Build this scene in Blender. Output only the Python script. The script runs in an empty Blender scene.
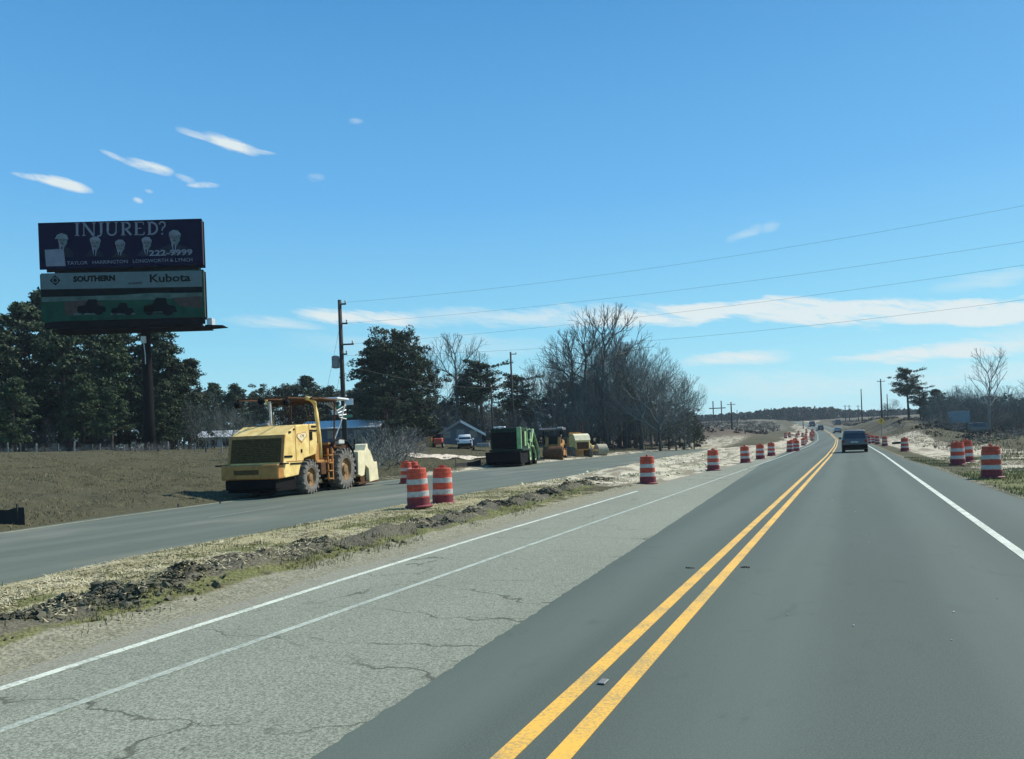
import bpy, math, random
import numpy as np
from mathutils import Vector, Matrix

# ------------------------------------------------------------------ camera, sky, sun
sc = bpy.context.scene
col = sc.collection
FPX, PX, PY, ROLL, CAMH = 766.0, 512.0, 445.0, math.radians(2.19), 1.6
PSI = math.atan(340.25 / FPX)
FW = (-math.sin(PSI), math.cos(PSI)); RT = (math.cos(PSI), math.sin(PSI))
cam_d = bpy.data.cameras.new('camera'); cam = bpy.data.objects.new('camera', cam_d); col.objects.link(cam)
cam.rotation_mode = 'QUATERNION'
_r = Vector((RT[0], RT[1], 0)); _f = Vector((FW[0], FW[1], 0)); _u = Vector((0, 0, 1))
_xr = _r * math.cos(ROLL) - _u * math.sin(ROLL)
_yu = _u * math.cos(ROLL) + _r * math.sin(ROLL)
_m = Matrix((( _xr.x, _yu.x, -_f.x), (_xr.y, _yu.y, -_f.y), (_xr.z, _yu.z, -_f.z)))
cam.rotation_quaternion = _m.to_quaternion()
cam.location = (0, 0, CAMH)
cam_d.sensor_width = 36; cam_d.lens = 36 * FPX / 1024
cam_d.shift_x = 0.0
cam_d.shift_y = (PY - 379.5) / 1024
cam_d.clip_start = 0.1; cam_d.clip_end = 6000
sc.camera = cam
sc.view_settings.view_transform = 'Standard'; sc.view_settings.look = 'None'
sc.view_settings.exposure = 0.4; sc.view_settings.gamma = 1; sc.view_settings.use_curve_mapping = False

SUN_EL = math.radians(45); SUN_AZ = math.radians(39)      # clockwise from +Y
sun_d = bpy.data.lights.new('sun', 'SUN'); sun = bpy.data.objects.new('sun', sun_d); col.objects.link(sun)
sun_dir = Vector((math.sin(SUN_AZ) * math.cos(SUN_EL), math.cos(SUN_AZ) * math.cos(SUN_EL), math.sin(SUN_EL)))
sun.rotation_mode = 'QUATERNION'; sun.rotation_quaternion = sun_dir.to_track_quat('Z', 'Y')
sun.location = (30, 40, 60)
sun_d.energy = 4.6; sun_d.angle = math.radians(0.53); sun_d.color = (1.0, 0.95, 0.85)

world = bpy.data.worlds.new('World'); sc.world = world; world.use_nodes = True
W = world.node_tree; W.nodes.clear()
def wn(t, **k):
    n = W.nodes.new(t)
    for a, b in k.items(): setattr(n, a, b)
    return n
sky = wn('ShaderNodeTexSky', sky_type='NISHITA'); sky.sun_disc = False
sky.sun_elevation = SUN_EL; sky.sun_rotation = SUN_AZ; sky.air_density = 1.0; sky.dust_density = 0.35; sky.ozone_density = 1.6
bg = wn('ShaderNodeBackground'); bg.inputs['Strength'].default_value = 0.1
wo = wn('ShaderNodeOutputWorld'); tc = wn('ShaderNodeTexCoord'); sep = wn('ShaderNodeSeparateXYZ')
W.links.new(tc.outputs['Generated'], sep.inputs[0])
def wmath(op, a, b=None, c=None, clamp=False):
    n = wn('ShaderNodeMath', operation=op, use_clamp=clamp)
    for i, s in enumerate((a, b, c)):
        if s is None: continue
        if isinstance(s, (int, float)): n.inputs[i].default_value = s
        else: W.links.new(s, n.inputs[i])
    return n.outputs[0]
az = wmath('ARCTAN2', sep.outputs[0], sep.outputs[1])            # clockwise from +Y
hor = wmath('SQRT', wmath('ADD', wmath('MULTIPLY', sep.outputs[0], sep.outputs[0]), wmath('MULTIPLY', sep.outputs[1], sep.outputs[1])))
el = wmath('ARCTAN2', sep.outputs[2], hor)
comb = wn('ShaderNodeCombineXYZ'); W.links.new(az, comb.inputs[0]); W.links.new(wmath('MULTIPLY_ADD', el, 5.0, wmath('MULTIPLY', az, 1.0)), comb.inputs[1])
nz = wn('ShaderNodeTexNoise'); nz.inputs['Scale'].default_value = 16; nz.inputs['Detail'].default_value = 8; nz.inputs['Roughness'].default_value = .68; nz.inputs['Distortion'].default_value = .6; W.links.new(comb.outputs[0], nz.inputs['Vector'])
nz2 = wn('ShaderNodeTexNoise'); nz2.inputs['Scale'].default_value = 9; nz2.inputs['Detail'].default_value = 6; nz2.inputs['Roughness'].default_value = .6; W.links.new(comb.outputs[0], nz2.inputs['Vector'])

def ray(x, y):
    dx, dy = x - PX, y - PY
    u = dx * math.cos(ROLL) - dy * math.sin(ROLL); v = dx * math.sin(ROLL) + dy * math.cos(ROLL)
    return (FW[0] + u / FPX * RT[0], FW[1] + u / FPX * RT[1], -v / FPX)
def azel(x, y):
    d = ray(x, y); return math.atan2(d[0], d[1]), math.atan2(d[2], math.hypot(d[0], d[1]))
# wisps of cloud at their bearings: (x, y, half length px, half height px, slant deg, strength)
CL = [(60, 184.5, 36, 6, 10, 1.25), (32, 178, 22, 3.5, 4, .8), (148, 166, 28, 6, 12, 1.25), (118, 157, 20, 3, 16, .6), (232, 143.5, 34, 7, 15, 1.1), (200, 135, 26, 4, 12, .75), (256, 151, 22, 3, 8, .7), (203, 185, 18, 3.2, -4, .9), (186, 179, 13, 3, 18, .45),
      (138, 200, 6, 3, 12, .6), (149, 191, 5, 2.5, 10, .35), (356, 122, 8, 3, 0, .28), (745, 234, 22, 6, -18, .35), (316, 178, 10, 4, 0, .25), (770, 226, 12, 6, -20, .25),
      (360, 317, 70, 9, 1, 1.3), (275, 323, 55, 7, 3, .55), (560, 316, 190, 12, -1, .6), (700, 312, 130, 11, -1, 1.5), (650, 318, 110, 9, -1, 1.1), (780, 306, 60, 6, -2, 1.0), (850, 311, 150, 12, 1, 1.4), (990, 309, 150, 16, -1, 1.5),
      (940, 352, 130, 9, -2, 1.1), (735, 359, 60, 8, -2, .9), (990, 280, 70, 9, -3, .35), (1100, 330, 150, 18, 0, .7), (430, 345, 150, 14, 0, .28), (980, 375, 160, 14, 0, .4), (560, 385, 200, 12, 0, .25), (800, 385, 130, 16, 0, .35)]
tot = None
for (cx_, cy_, hl, hh, sl, st) in CL:
    a0, e0 = azel(cx_, cy_); a1, e1 = azel(cx_ + 1, cy_); a2, e2 = azel(cx_, cy_ - 1)
    ca, sa = math.cos(math.radians(sl)) / hl, math.sin(math.radians(sl)) / hl
    # small-angle frame at this bearing
    ka = a1 - a0; ke = e2 - e0
    da = wmath('MULTIPLY', wmath('SUBTRACT', az, a0), 1 / ka)
    de = wmath('MULTIPLY', wmath('SUBTRACT', el, e0), -1 / ke)
    t = math.radians(sl - (4 if sl > 5 else 0)) + ROLL; ct, stt = math.cos(t), math.sin(t)
    p = wmath('ADD', wmath('MULTIPLY', da, ct / hl), wmath('MULTIPLY', de, stt / hl))
    q = wmath('ADD', wmath('MULTIPLY', da, -stt / hh), wmath('MULTIPLY', de, ct / hh))
    q = wmath('ADD', q, wmath('MULTIPLY', wmath('SUBTRACT', nz2.outputs[0], .5), 3.0))
    r2 = wmath('ADD', wmath('MULTIPLY', p, p), wmath('MULTIPLY', q, q))
    k = wmath('MULTIPLY', wmath('SUBTRACT', 1.0, r2, None, True), st * 1.1)
    tot = k if tot is None else wmath('MAXIMUM', tot, k)
mask = wmath('MULTIPLY', tot, wmath('MULTIPLY_ADD', nz.outputs[0], 3.8, -1.0, True))
mask = wmath('MINIMUM', mask, .92)
mix = wn('ShaderNodeMixRGB'); W.links.new(mask, mix.inputs[0])
hs = wn('ShaderNodeHueSaturation'); hs.inputs['Saturation'].default_value = 1.12; hs.inputs['Hue'].default_value = .49
tint = wn('ShaderNodeMixRGB', blend_type='MULTIPLY'); tint.inputs[0].default_value = 1; tint.inputs[2].default_value = (.86, 1.02, 1.0, 1)
W.links.new(sky.outputs[0], tint.inputs[1]); W.links.new(tint.outputs[0], hs.inputs['Color'])
rp = wn('ShaderNodeValToRGB'); W.links.new(wmath('DIVIDE', el, math.pi / 2, None, True), rp.inputs[0])
STOPS = [(0, (.52, .90, 1.0)), (4, (.43, .85, 1.0)), (8, (.30, .745, 1.0)), (17.5, (.155, .51, .96)), (30, (.080, .345, .75)), (60, (.045, .22, .56)), (90, (.035, .18, .50))]
el_ = rp.color_ramp.elements
while len(el_) < len(STOPS): el_.new(.5)
for e_, (d_, c_) in zip(el_, STOPS): e_.position = d_ / 90; e_.color = (*c_, 1)
sc1 = wn('ShaderNodeVectorMath', operation='SCALE'); sc1.inputs['Scale'].default_value = 7.0; W.links.new(rp.outputs[0], sc1.inputs[0])
blend = wn('ShaderNodeMixRGB'); blend.inputs[0].default_value = .14; W.links.new(sc1.outputs[0], blend.inputs[1]); W.links.new(hs.outputs[0], blend.inputs[2])
W.links.new(blend.outputs[0], mix.inputs[1]); mix.inputs[2].default_value = (6.0, 6.6, 6.6, 1)
W.links.new(mix.outputs[0], bg.inputs['Color']); W.links.new(bg.outputs[0], wo.inputs['Surface'])

rnd = random.Random(7); nrg = np.random.default_rng(5)

# ------------------------------------------------------------------ noise and terrain
_tab = nrg.random((256, 256))
def vnoise(x, y, s):
    x = np.asarray(x, float) * s + 1000; y = np.asarray(y, float) * s + 1000
    xi = np.floor(x).astype(int); yi = np.floor(y).astype(int); fx = x - xi; fy = y - yi
    fx = fx * fx * (3 - 2 * fx); fy = fy * fy * (3 - 2 * fy)
    g = lambda a, b: _tab[a % 256, b % 256]
    return (g(xi, yi) * (1 - fx) + g(xi + 1, yi) * fx) * (1 - fy) + (g(xi, yi + 1) * (1 - fx) + g(xi + 1, yi + 1) * fx) * fy
def fbm(x, y, s, o=4):
    a, t, n = .5, 0, 0
    for i in range(o):
        t = t + a * vnoise(x + 17.3 * i, y - 9.1 * i, s * 2 ** i); n += a; a *= .5
    return t / n
def sm(a, b, x):
    t = np.clip((np.asarray(x, float) - a) / (b - a), 0, 1); return t * t * (3 - 2 * t)
def hill(y): return 4.6 * (np.clip(np.asarray(y, float) - 110, 0, 420) / 240) ** 1.5
def cen(y): return np.interp(y, [0, 57, 93, 150, 218, 272, 344, 420, 520, 700], [0, 0, -.25, -1, -3.6, -6.6, -12, -20, -34, -65])
def x_joint(y): return np.interp(y, [-40, 3, 11.3, 42, 67, 90, 700], [-2.2, -2.6, -2.99, -4.5, -5.3, -5.3, -5.3]) + cen(y) * 1.0
def x_right(y): return np.interp(y, [-40, 19, 27, 36, 44, 60, 700], [3.3, 3.3, 3.1, 3.0, 2.6, 2.4, 2.4]) + cen(y)
def x_old(y): return np.interp(y, [-40, 0, 3.5, 8, 24, 37, 47, 60, 75, 700], [-5.7, -5.8, -5.95, -6.3, -6.6, -6.25, -5.95, -5.6, -5.35, -5.35]) + cen(y)
def x_ln(y): return np.interp(y, [-40, 6.5, 9.4, 11.9, 18.8, 33, 70, 120], [-10.2, -10.35, -10.97, -11.1, -11.9, -12.4, -15.5, -16.5])    # left road, near edge
def x_lf(y): return np.interp(y, [-40, 11.5, 14.9, 20.3, 27.3, 50, 58, 120], [-18.3, -18.5, -19.3, -20.3, -21.5, -24.0, -24.3, -25.0])  # far edge
def ridge_x(y): return np.interp(y, [0, 5, 7, 9, 12, 16, 22, 30], [-7.1, -7.2, -7.6, -7.55, -7.5, -7.8, -8.4, -9.3])
def terrain(x, y):
    x = np.asarray(x, float); y = np.asarray(y, float)
    z = hill(y)
    d = x_lf(y) - x
    z = z + 2.4 * (.55 * sm(-9, 30, d) - .55 * float(sm(-9, 30, 0)) + .52 * sm(0, 36, d)) * (d > 0) + .10 * sm(0, 1.0, d)
    z = z + (fbm(x, y, .45, 4) - .5) * .34 * sm(.2, 3, d) + (fbm(x * .8 + y * .5, y, .9, 4) - .5) * .42 * sm(.5, 2.5, d) * sm(26, 8, d) + (fbm(x, y, .06, 3) - .5) * .8 * sm(8, 30, d)
    # median: low bank with the churned ridge
    rx = ridge_x(y); m = sm(.0, .9, x - x_ln(y)) * sm(.1, .8, x_old(y) - x) * sm(34, 25, y)
    z = z + m * (.07 + .13 * np.exp(-((x - rx) / .42) ** 2) * (.3 + 1.5 * fbm(x, y, 1.1, 3)) + (fbm(x, y, 3.4, 4) - .5) * (.12 + .25 * np.exp(-((x - rx) / .45) ** 2)))
    # sand workings between the roads
    s = sm(24, 32, y) * sm(.1, 1.2, x_old(y) - x) * sm(0, 1, x - x_ln(y))
    ru = (x - x_ln(y)) / np.maximum(x_old(y) - x_ln(y), .5)
    z = z + s * ((fbm(x * 1.4, y * .5, .5, 4) - .45) * .5 + sm(60, 110, y) * (fbm(x, y, .12, 3) - .4) * .9 * sm(.5, 5, x_old(y) - x))
    z = z + 2.6 * np.exp(-((x + 25) / 9) ** 2 - ((y - 160) / 24) ** 2) * (.7 + .6 * fbm(x, y, .12, 3))
    z = z + 1.4 * np.exp(-((x + 17) / 5) ** 2 - ((y - 212) / 26) ** 2)
    # right hand side
    e = x - x_right(y)
    z = z - .06 * sm(.2, 2, e) + .25 * sm(6, 28, e) + (fbm(x, y, .35, 4) - .5) * .34 * sm(1.0, 4, e) * sm(200, 20, y * 0 + x)
    z = z + 3.0 * np.exp(-((x - 11 - cen(y)) / 5.5) ** 2) * sm(100, 160, y) * sm(330, 230, y) * (.6 + .8 * fbm(x, y, .12, 4))
    z = z + .5 * np.exp(-((x - 14) / 4) ** 2 - ((y - 78) / 12) ** 2) * (.5 + fbm(x, y, .5, 3))
    # flat under the paving
    u1 = sm(0, -.35, x_old(y) - x) * sm(.0, -.35, x - x_right(y)); u2 = sm(.0, -.35, x - x_ln(y)) * sm(.0, -.35, x_lf(y) - x) * sm(118, 105, y)
    u = np.maximum(u1, u2)
    return z * (1 - u) + (hill(y) - .06) * u
def tz(x, y): return float(terrain(np.array([x]), np.array([y]))[0])
def on(px, depth):
    """ground point on the bearing of px, depth metres from the eye along its axis"""
    d = ray(px, PY); x, y = d[0] * depth, d[1] * depth
    return x, y, tz(x, y)
def at(px, py, depth):
    d = ray(px, py); return Vector((d[0] * depth, d[1] * depth, CAMH + d[2] * depth))

# ------------------------------------------------------------------ materials
def nodes(name):
    m = bpy.data.materials.new(name); m.use_nodes = True; nt = m.node_tree
    return m, nt, nt.nodes['Principled BSDF']
def c4(c): return (c[0], c[1], c[2], 1)
def mat(name, c, rough=.6, metal=0, var=.25, scale=6, bump=0, c2=None, detail=5, spec=.5, rnd_obj=0, coat=0):
    m, nt, b = nodes(name); N = nt.nodes; L = nt.links
    b.inputs['Roughness'].default_value = rough; b.inputs['Metallic'].default_value = metal
    b.inputs['Specular IOR Level'].default_value = spec
    if coat: b.inputs['Coat Weight'].default_value = coat
    t = N.new('ShaderNodeTexCoord'); n = N.new('ShaderNodeTexNoise'); n.inputs['Scale'].default_value = scale; n.inputs['Detail'].default_value = detail
    L.new(t.outputs['Object'], n.inputs['Vector'])
    r = N.new('ShaderNodeValToRGB'); r.color_ramp.elements[0].position = .3; r.color_ramp.elements[1].position = .7
    a = tuple(x * (1 - var) for x in c); bb = c2 if c2 else tuple(min(1, x * (1 + var)) for x in c)
    if c2: a = c
    r.color_ramp.elements[0].color = c4(a); r.color_ramp.elements[1].color = c4(bb)
    L.new(n.outputs[0], r.inputs[0]); out = r.outputs[0]
    if rnd_obj:
        oi = N.new('ShaderNodeObjectInfo'); mr = N.new('ShaderNodeMapRange'); mr.inputs[3].default_value = 1 - rnd_obj; mr.inputs[4].default_value = 1 + rnd_obj
        L.new(oi.outputs['Random'], mr.inputs[0]); mx = N.new('ShaderNodeVectorMath'); mx.operation = 'SCALE'
        L.new(out, mx.inputs[0]); L.new(mr.outputs[0], mx.inputs['Scale']); out = mx.outputs[0]
    L.new(out, b.inputs['Base Color'])
    if bump:
        bp = N.new('ShaderNodeBump'); bp.inputs['Strength'].default_value = bump; bp.inputs['Distance'].default_value = .02
        n2 = N.new('ShaderNodeTexNoise'); n2.inputs['Scale'].default_value = scale * 5; L.new(t.outputs['Object'], n2.inputs['Vector'])
        L.new(n2.outputs[0], bp.inputs['Height']); L.new(bp.outputs[0], b.inputs['Normal'])
    return m
class NB:
    """tiny node builder over world position"""
    def __init__(s, name, rough=.9, spec=.3):
        s.m, s.nt, s.b = nodes(name); s.b.inputs['Roughness'].default_value = rough; s.b.inputs['Specular IOR Level'].default_value = spec
        g = s.nt.nodes.new('ShaderNodeNewGeometry'); s.pos = g.outputs['Position']
    def n(s, t, **k):
        x = s.nt.nodes.new(t)
        for a, b in k.items(): setattr(x, a, b)
        return x
    def put(s, inp, v):
        if isinstance(v, (int, float)): inp.default_value = v
        elif isinstance(v, tuple): inp.default_value = c4(v)
        else: s.nt.links.new(v, inp)
    def math(s, op, a, b=0, c=0, clamp=False):
        x = s.n('ShaderNodeMath', operation=op, use_clamp=clamp)
        s.put(x.inputs[0], a); s.put(x.inputs[1], b); s.put(x.inputs[2], c); return x.outputs[0]
    def scaled(s, v): 
        x = s.n('ShaderNodeVectorMath', operation='MULTIPLY'); s.nt.links.new(s.pos, x.inputs[0]); x.inputs[1].default_value = v; return x.outputs[0]
    def noise(s, scale, detail=4, stretch=None, dist=0, rough=.55):
        x = s.n('ShaderNodeTexNoise'); x.inputs['Scale'].default_value = scale; x.inputs['Detail'].default_value = detail
        x.inputs['Distortion'].default_value = dist; x.inputs['Roughness'].default_value = rough
        s.nt.links.new(s.scaled(stretch) if stretch else s.pos, x.inputs['Vector']); return x.outputs[0]
    def ramp(s, f, lo, hi, a=0.0, b=1.0):
        x = s.n('ShaderNodeMapRange'); x.interpolation_type = 'SMOOTHSTEP'
        s.put(x.inputs[0], f); x.inputs[1].default_value = lo; x.inputs[2].default_value = hi; x.inputs[3].default_value = a; x.inputs[4].default_value = b; return x.outputs[0]
    def mix(s, f, a, b, mode='MIX'):
        x = s.n('ShaderNodeMixRGB', blend_type=mode); s.put(x.inputs[0], f); s.put(x.inputs[1], a); s.put(x.inputs[2], b); return x.outputs[0]
    def attr(s, name):
        x = s.n('ShaderNodeAttribute', attribute_name=name); return x.outputs['Fac']
    def bump(s, h, strength, dist=.02):
        x = s.n('ShaderNodeBump'); x.inputs['Strength'].default_value = strength; x.inputs['Distance'].default_value = dist
        s.put(x.inputs['Height'], h); s.nt.links.new(x.outputs[0], s.b.inputs['Normal'])
    def done(s, colr): s.put(s.b.inputs['Base Color'], colr); return s.m

def ground_mat():
    s = NB('ground_soil', .95, .15)
    n1 = s.noise(.5, 6); n2 = s.noise(5, 6); n3 = s.noise(28, 4); nl = s.noise(.09, 3)
    grass = s.mix(s.ramp(n2, .35, .68), (.043, .042, .020), (.106, .097, .050))
    grass = s.mix(s.ramp(n1, .35, .65), grass, s.mix(n3, (.042, .041, .020), (.10, .092, .048)))
    grass = s.mix(s.ramp(nl, .4, .65, 0, .5), grass, (.078, .073, .044))
    sand = s.mix(s.ramp(n2, .3, .72), (.36, .325, .235), (.56, .51, .385))
    sand = s.mix(s.ramp(s.noise(.9, 6, (1.0, .35, 1), 1.0), .46, .58, 0, .85), sand, (.17, .15, .10))
    sand = s.mix(s.ramp(n3, .6, .75, 0, .5), sand, (.2, .18, .13))
    soil = s.mix(s.ramp(n3, .3, .7), (.075, .07, .048), (.15, .14, .10))
    green = s.mix(s.ramp(n3, .35, .65), (.075, .085, .03), (.18, .18, .075))
    straw = s.mix(s.ramp(s.noise(40, 5), .4, .65), (.20, .185, .09), (.46, .42, .25))
    red = s.mix(n2, (.045, .034, .024), (.15, .115, .08))
    wob = s.math('SUBTRACT', s.noise(2.2, 5), .5)
    def A(n, w=.9): return s.ramp(s.math('MULTIPLY_ADD', wob, w, s.attr(n)), .35, .65)
    dustc = s.mix(s.ramp(n3, .3, .7), (.15, .148, .098), (.30, .288, .205)); dustc = s.mix(s.ramp(n2, .5, .7, 0, .5), dustc, (.12, .12, .07))
    c = s.mix(A('sand'), grass, sand); c = s.mix(A('straw'), c, straw); c = s.mix(A('green'), c, green); c = s.mix(A('soil'), c, soil); c = s.mix(A('red'), c, red); c = s.mix(A('dusty', .6), c, dustc)
    s.bump(s.math('ADD', n2, s.math('MULTIPLY', n3, .6)), .7, .05)
    return s.done(c)
def asphalt(name, a, b, cracks=False, rough=.72, dust=0):
    s = NB(name, rough, .08)
    fine = s.noise(160, 3); sp = s.noise(52 if cracks else 95, 3, rough=.9); big = s.noise(.35, 4, (1, .25, 1))
    c = s.mix(s.ramp(sp, .40, .60), a, b)
    c = s.mix(s.ramp(fine, .55, .75, 0, .35 if cracks else .15), c, tuple(min(1, x * 1.8) for x in b))
    c = s.mix(s.ramp(big, .35, .7, 0, .22), c, tuple(x * .72 for x in a))
    h = s.math('ADD', fine, sp)
    if cracks:
        v = s.n('ShaderNodeTexVoronoi', feature='DISTANCE_TO_EDGE'); v.inputs['Scale'].default_value = .9
        wv = s.n('ShaderNodeTexNoise'); wv.inputs['Scale'].default_value = 1.6; wv.inputs['Detail'].default_value = 6; s.nt.links.new(s.pos, wv.inputs['Vector'])
        ad = s.n('ShaderNodeVectorMath', operation='MULTIPLY_ADD'); s.nt.links.new(wv.outputs['Color'], ad.inputs[0]); ad.inputs[1].default_value = (.55, .55, 0)
        s.nt.links.new(s.scaled((.28, .75, 0)), ad.inputs[2]); s.nt.links.new(ad.outputs[0], v.inputs['Vector'])
        line = s.ramp(v.outputs['Distance'], .002, .009, 1, 0)
        patch = s.ramp(s.noise(.55, 2), .38, .52)
        cr = s.math('MULTIPLY', line, patch)
        v2 = s.n('ShaderNodeTexVoronoi', feature='DISTANCE_TO_EDGE'); v2.inputs['Scale'].default_value = 2.6
        s.nt.links.new(ad.outputs[0], v2.inputs['Vector'])
        cr2 = s.math('MULTIPLY', s.ramp(v2.outputs['Distance'], .004, .014, 1, 0), s.ramp(s.noise(.8, 2), .57, .66, 0, .7))
        cr = s.math('MAXIMUM', cr, cr2)
        c = s.mix(s.math('MULTIPLY', cr, .65), c, (.045, .05, .038))
        h = s.math('SUBTRACT', h, s.math('MULTIPLY', cr, 2.0))
        # road dust towards the outer edge
        c = s.mix(s.ramp(s.math('MULTIPLY_ADD', s.math('SUBTRACT', s.noise(6, 8, rough=.7), .5), 1.6, s.attr('dust')), .3, .9, 0, .8), c, s.mix(s.ramp(sp, .4, .6), (.17, .165, .12), (.30, .285, .22)))
        # wandering stains
        c = s.mix(s.ramp(s.noise(1.1, 6, (.5, 1.6, 1), 2.5), .60, .74, 0, .3), c, (.09, .09, .075))
    else:
        tr = s.noise(.8, 3, (1.4, .02, 1)); c = s.mix(s.ramp(tr, .38, .70, 0, .22), c, tuple(x * 1.25 for x in b))
        sx = s.n('ShaderNodeSeparateXYZ'); s.nt.links.new(s.pos, sx.inputs[0]); ax = s.math('ABSOLUTE', s.math('SUBTRACT', s.math('PINGPONG', s.math('ADD', sx.outputs[0], 1.53), 1.75), .88))
        wp_ = s.math('ADD', ax, s.math('MULTIPLY', s.math('SUBTRACT', s.noise(1.2, 4, (1, .15, 1)), .5), .5))
        c = s.mix(s.ramp(wp_, .12, .5, .30, 0), c, tuple(x * 1.22 for x in b)); c = s.mix(s.ramp(s.noise(2.2, 6, (1, .6, 1), 1.2), .58, .75, 0, .3), c, tuple(x * .72 for x in a))
        vv = s.n('ShaderNodeTexVoronoi'); vv.inputs['Scale'].default_value = 70; s.nt.links.new(s.pos, vv.inputs['Vector']); c = s.mix(s.ramp(vv.outputs['Distance'], .10, .22, .35, 0), c, tuple(x * 1.7 for x in b))
        if dust: c = s.mix(s.ramp(s.noise(.5, 5, (.6, .3, 1)), .5, .75, 0, dust), c, (.32, .30, .24))
    s.bump(h, .25, .004)
    return s.done(c)
def paint(name, c, worn, amount=.35):
    s = NB(name, .6, .4)
    n = s.noise(38, 5, rough=.7); n2 = s.noise(2.5, 4)
    f = s.ramp(s.math('ADD', n, s.math('MULTIPLY', n2, .5)), .78 - amount * .25, .95, 0, 1)
    return s.done(s.mix(f, c, worn))
def leafmat(name, a, b, c=None):
    s = NB(name, .7, .25)
    n = s.noise(1.3, 3); n2 = s.noise(9, 2)
    oi = s.n('ShaderNodeObjectInfo'); v = s.ramp(oi.outputs['Random'], 0, 1, .8, 1.25)
    k = s.mix(s.ramp(n, .35, .65), a, b)
    if c: k = s.mix(s.ramp(n2, .55, .7, 0, .6), k, c)
    x = s.n('ShaderNodeVectorMath', operation='SCALE'); s.nt.links.new(k, x.inputs[0]); s.nt.links.new(v, x.inputs['Scale'])
    return s.done(x.outputs[0])
M = {}
M['ground'] = ground_mat()
M['new_asphalt'] = asphalt('new_asphalt', (.070, .088, .074), (.108, .132, .112), rough=.75)
M['left_asphalt'] = asphalt('left_road_asphalt', (.094, .110, .088), (.128, .147, .117), dust=.35)
M['old_asphalt'] = asphalt('old_asphalt', (.130, .142, .110), (.315, .336, .262), True, .9)
M['yellow_line'] = paint('yellow_line_paint', (.78, .43, .055), (.34, .25, .10), .55)
M['white_line'] = paint('white_line_paint', (.62, .66, .54), (.26, .28, .22), .55)
M['faded_line'] = paint('faded_line_paint', (.46, .50, .41), (.22, .24, .19), .9)
M['dash'] = paint('dash_paint', (.21, .23, .18), (.12, .14, .11), 1.2)
M['pale_edge'] = paint('pale_edge_line', (.42, .39, .24), (.2, .18, .12), .9)
M['cream'] = mat('machine_cream_yellow', (.60, .39, .10), .55, 0, .16, 3.0, c2=(.86, .65, .25), bump=.1)
M['mustard'] = mat('mustard_and_rear_shade', (.40, .18, .04), .55, 0, .25, 4)  # paint of several parts, also the shade tone of the stabilizer's rear
M['pale_cream'] = mat('faded_cream_paint', (.72, .64, .40), .55, 0, .14, 4)
M['rust'] = mat('rusty_brown_steel', (.09, .042, .018), .85, 0, .35, 8, .3, spec=.2)
M['black'] = mat('black_steel', (.006, .006, .006), .8, 0, .3, 8, spec=.12)
M['grille'] = mat('dark_grille', (.09, .055, .018), .75, 0, .3, 10, spec=.2)
M['rubber'] = mat('dusty_tyre_rubber', (.14, .13, .11), .9, 0, .4, 6, .3)
M['blackrubber'] = mat('black_rubber', (.010, .010, .010), .9, 0, .3, 6, spec=.15)
M['rim'] = mat('rim_paint', (.22, .125, .045), .6, 0, .3, 9)
M['dkgreen'] = mat('dark_green_paint', (.007, .024, .011), .6, 0, .35, 3, spec=.25)
M['ltgreen'] = mat('light_green_paint', (.24, .40, .17), .55, 0, .35, 4)
M['grey_steel'] = mat('grey_steel', (.22, .22, .21), .6, .3, .25, 6)
M['lt_steel'] = mat('light_steel', (.55, .55, .52), .5, .2, .2, 6)
M['dusty_steel'] = mat('dusty_steel', (.30, .27, .19), .7, .1, .25, 3)
M['white'] = mat('white_paint', (.74, .74, .72), .5, 0, .06, 5)
M['glass'] = mat('dark_glass', (.012, .016, .018), .08, 0, .1, 3, spec=.8)
M['orange'] = mat('drum_orange', (.36, .040, .020), .65, 0, .14, 9, c2=(.60, .085, .036), rnd_obj=.12)
M['drumwhite'] = mat('drum_reflective_white', (.33, .31, .28), .55, 0, .12, 11, c2=(.54, .52, .48))
M['maroon'] = mat('drum_dark_red_base', (.17, .02, .028), .7, 0, .3, 7)
M['wood'] = mat('weathered_pole_wood', (.035, .032, .028), .9, 0, .3, 5, .4)
M['wire'] = mat('wire_black', (.05, .05, .05), .6)
M['bark'] = mat('pine_bark', (.060, .045, .034), .95, 0, .35, 6)
M['greybark'] = mat('grey_bark', (.060, .070, .063), .95, 0, .35, 3, rnd_obj=.25)
M['twig'] = mat('twig_bark', (.088, .106, .096), .95, 0, .3, 1, rnd_obj=.25)
M['paletwig'] = mat('pale_twig_bark', (.16, .155, .14), .95, 0, .25, 1, rnd_obj=.15)
M['pine'] = leafmat('pine_needles', (.014, .030, .013), (.042, .072, .028), (.08, .10, .04))
M['oak'] = leafmat('evergreen_leaves', (.018, .032, .016), (.045, .062, .028), (.085, .095, .042))
M['biggreen'] = leafmat('big_evergreen_leaves', (.020, .040, .018), (.055, .082, .034), (.10, .12, .05))
M['brownleaf'] = leafmat('brown_leaves', (.045, .038, .026), (.09, .075, .05))
M['farleaf'] = leafmat('far_pine_needles', (.022, .038, .022), (.04, .058, .03))
M['strawbits'] = leafmat('straw_bits', (.38, .34, .18), (.66, .60, .38))
M['blades'] = leafmat('dry_blades', (.074, .066, .030), (.165, .142, .072), (.06, .066, .03))
M['greenblades'] = leafmat('green_blades', (.09, .105, .03), (.18, .18, .06), (.25, .23, .13))
M['clod'] = leafmat('turned_soil', (.030, .032, .018), (.125, .122, .078), (.06, .058, .036))
M['navy'] = mat('billboard_navy', (.0015, .005, .028), .95, 0, .2, 1, spec=.06)
M['printgrey'] = mat('print_grey', (.22, .23, .27), .95, 0, .1, 3, spec=.06)
M['face'] = mat('print_face', (.19, .175, .18), .95, 0, .2, 3, spec=.06)
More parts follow.
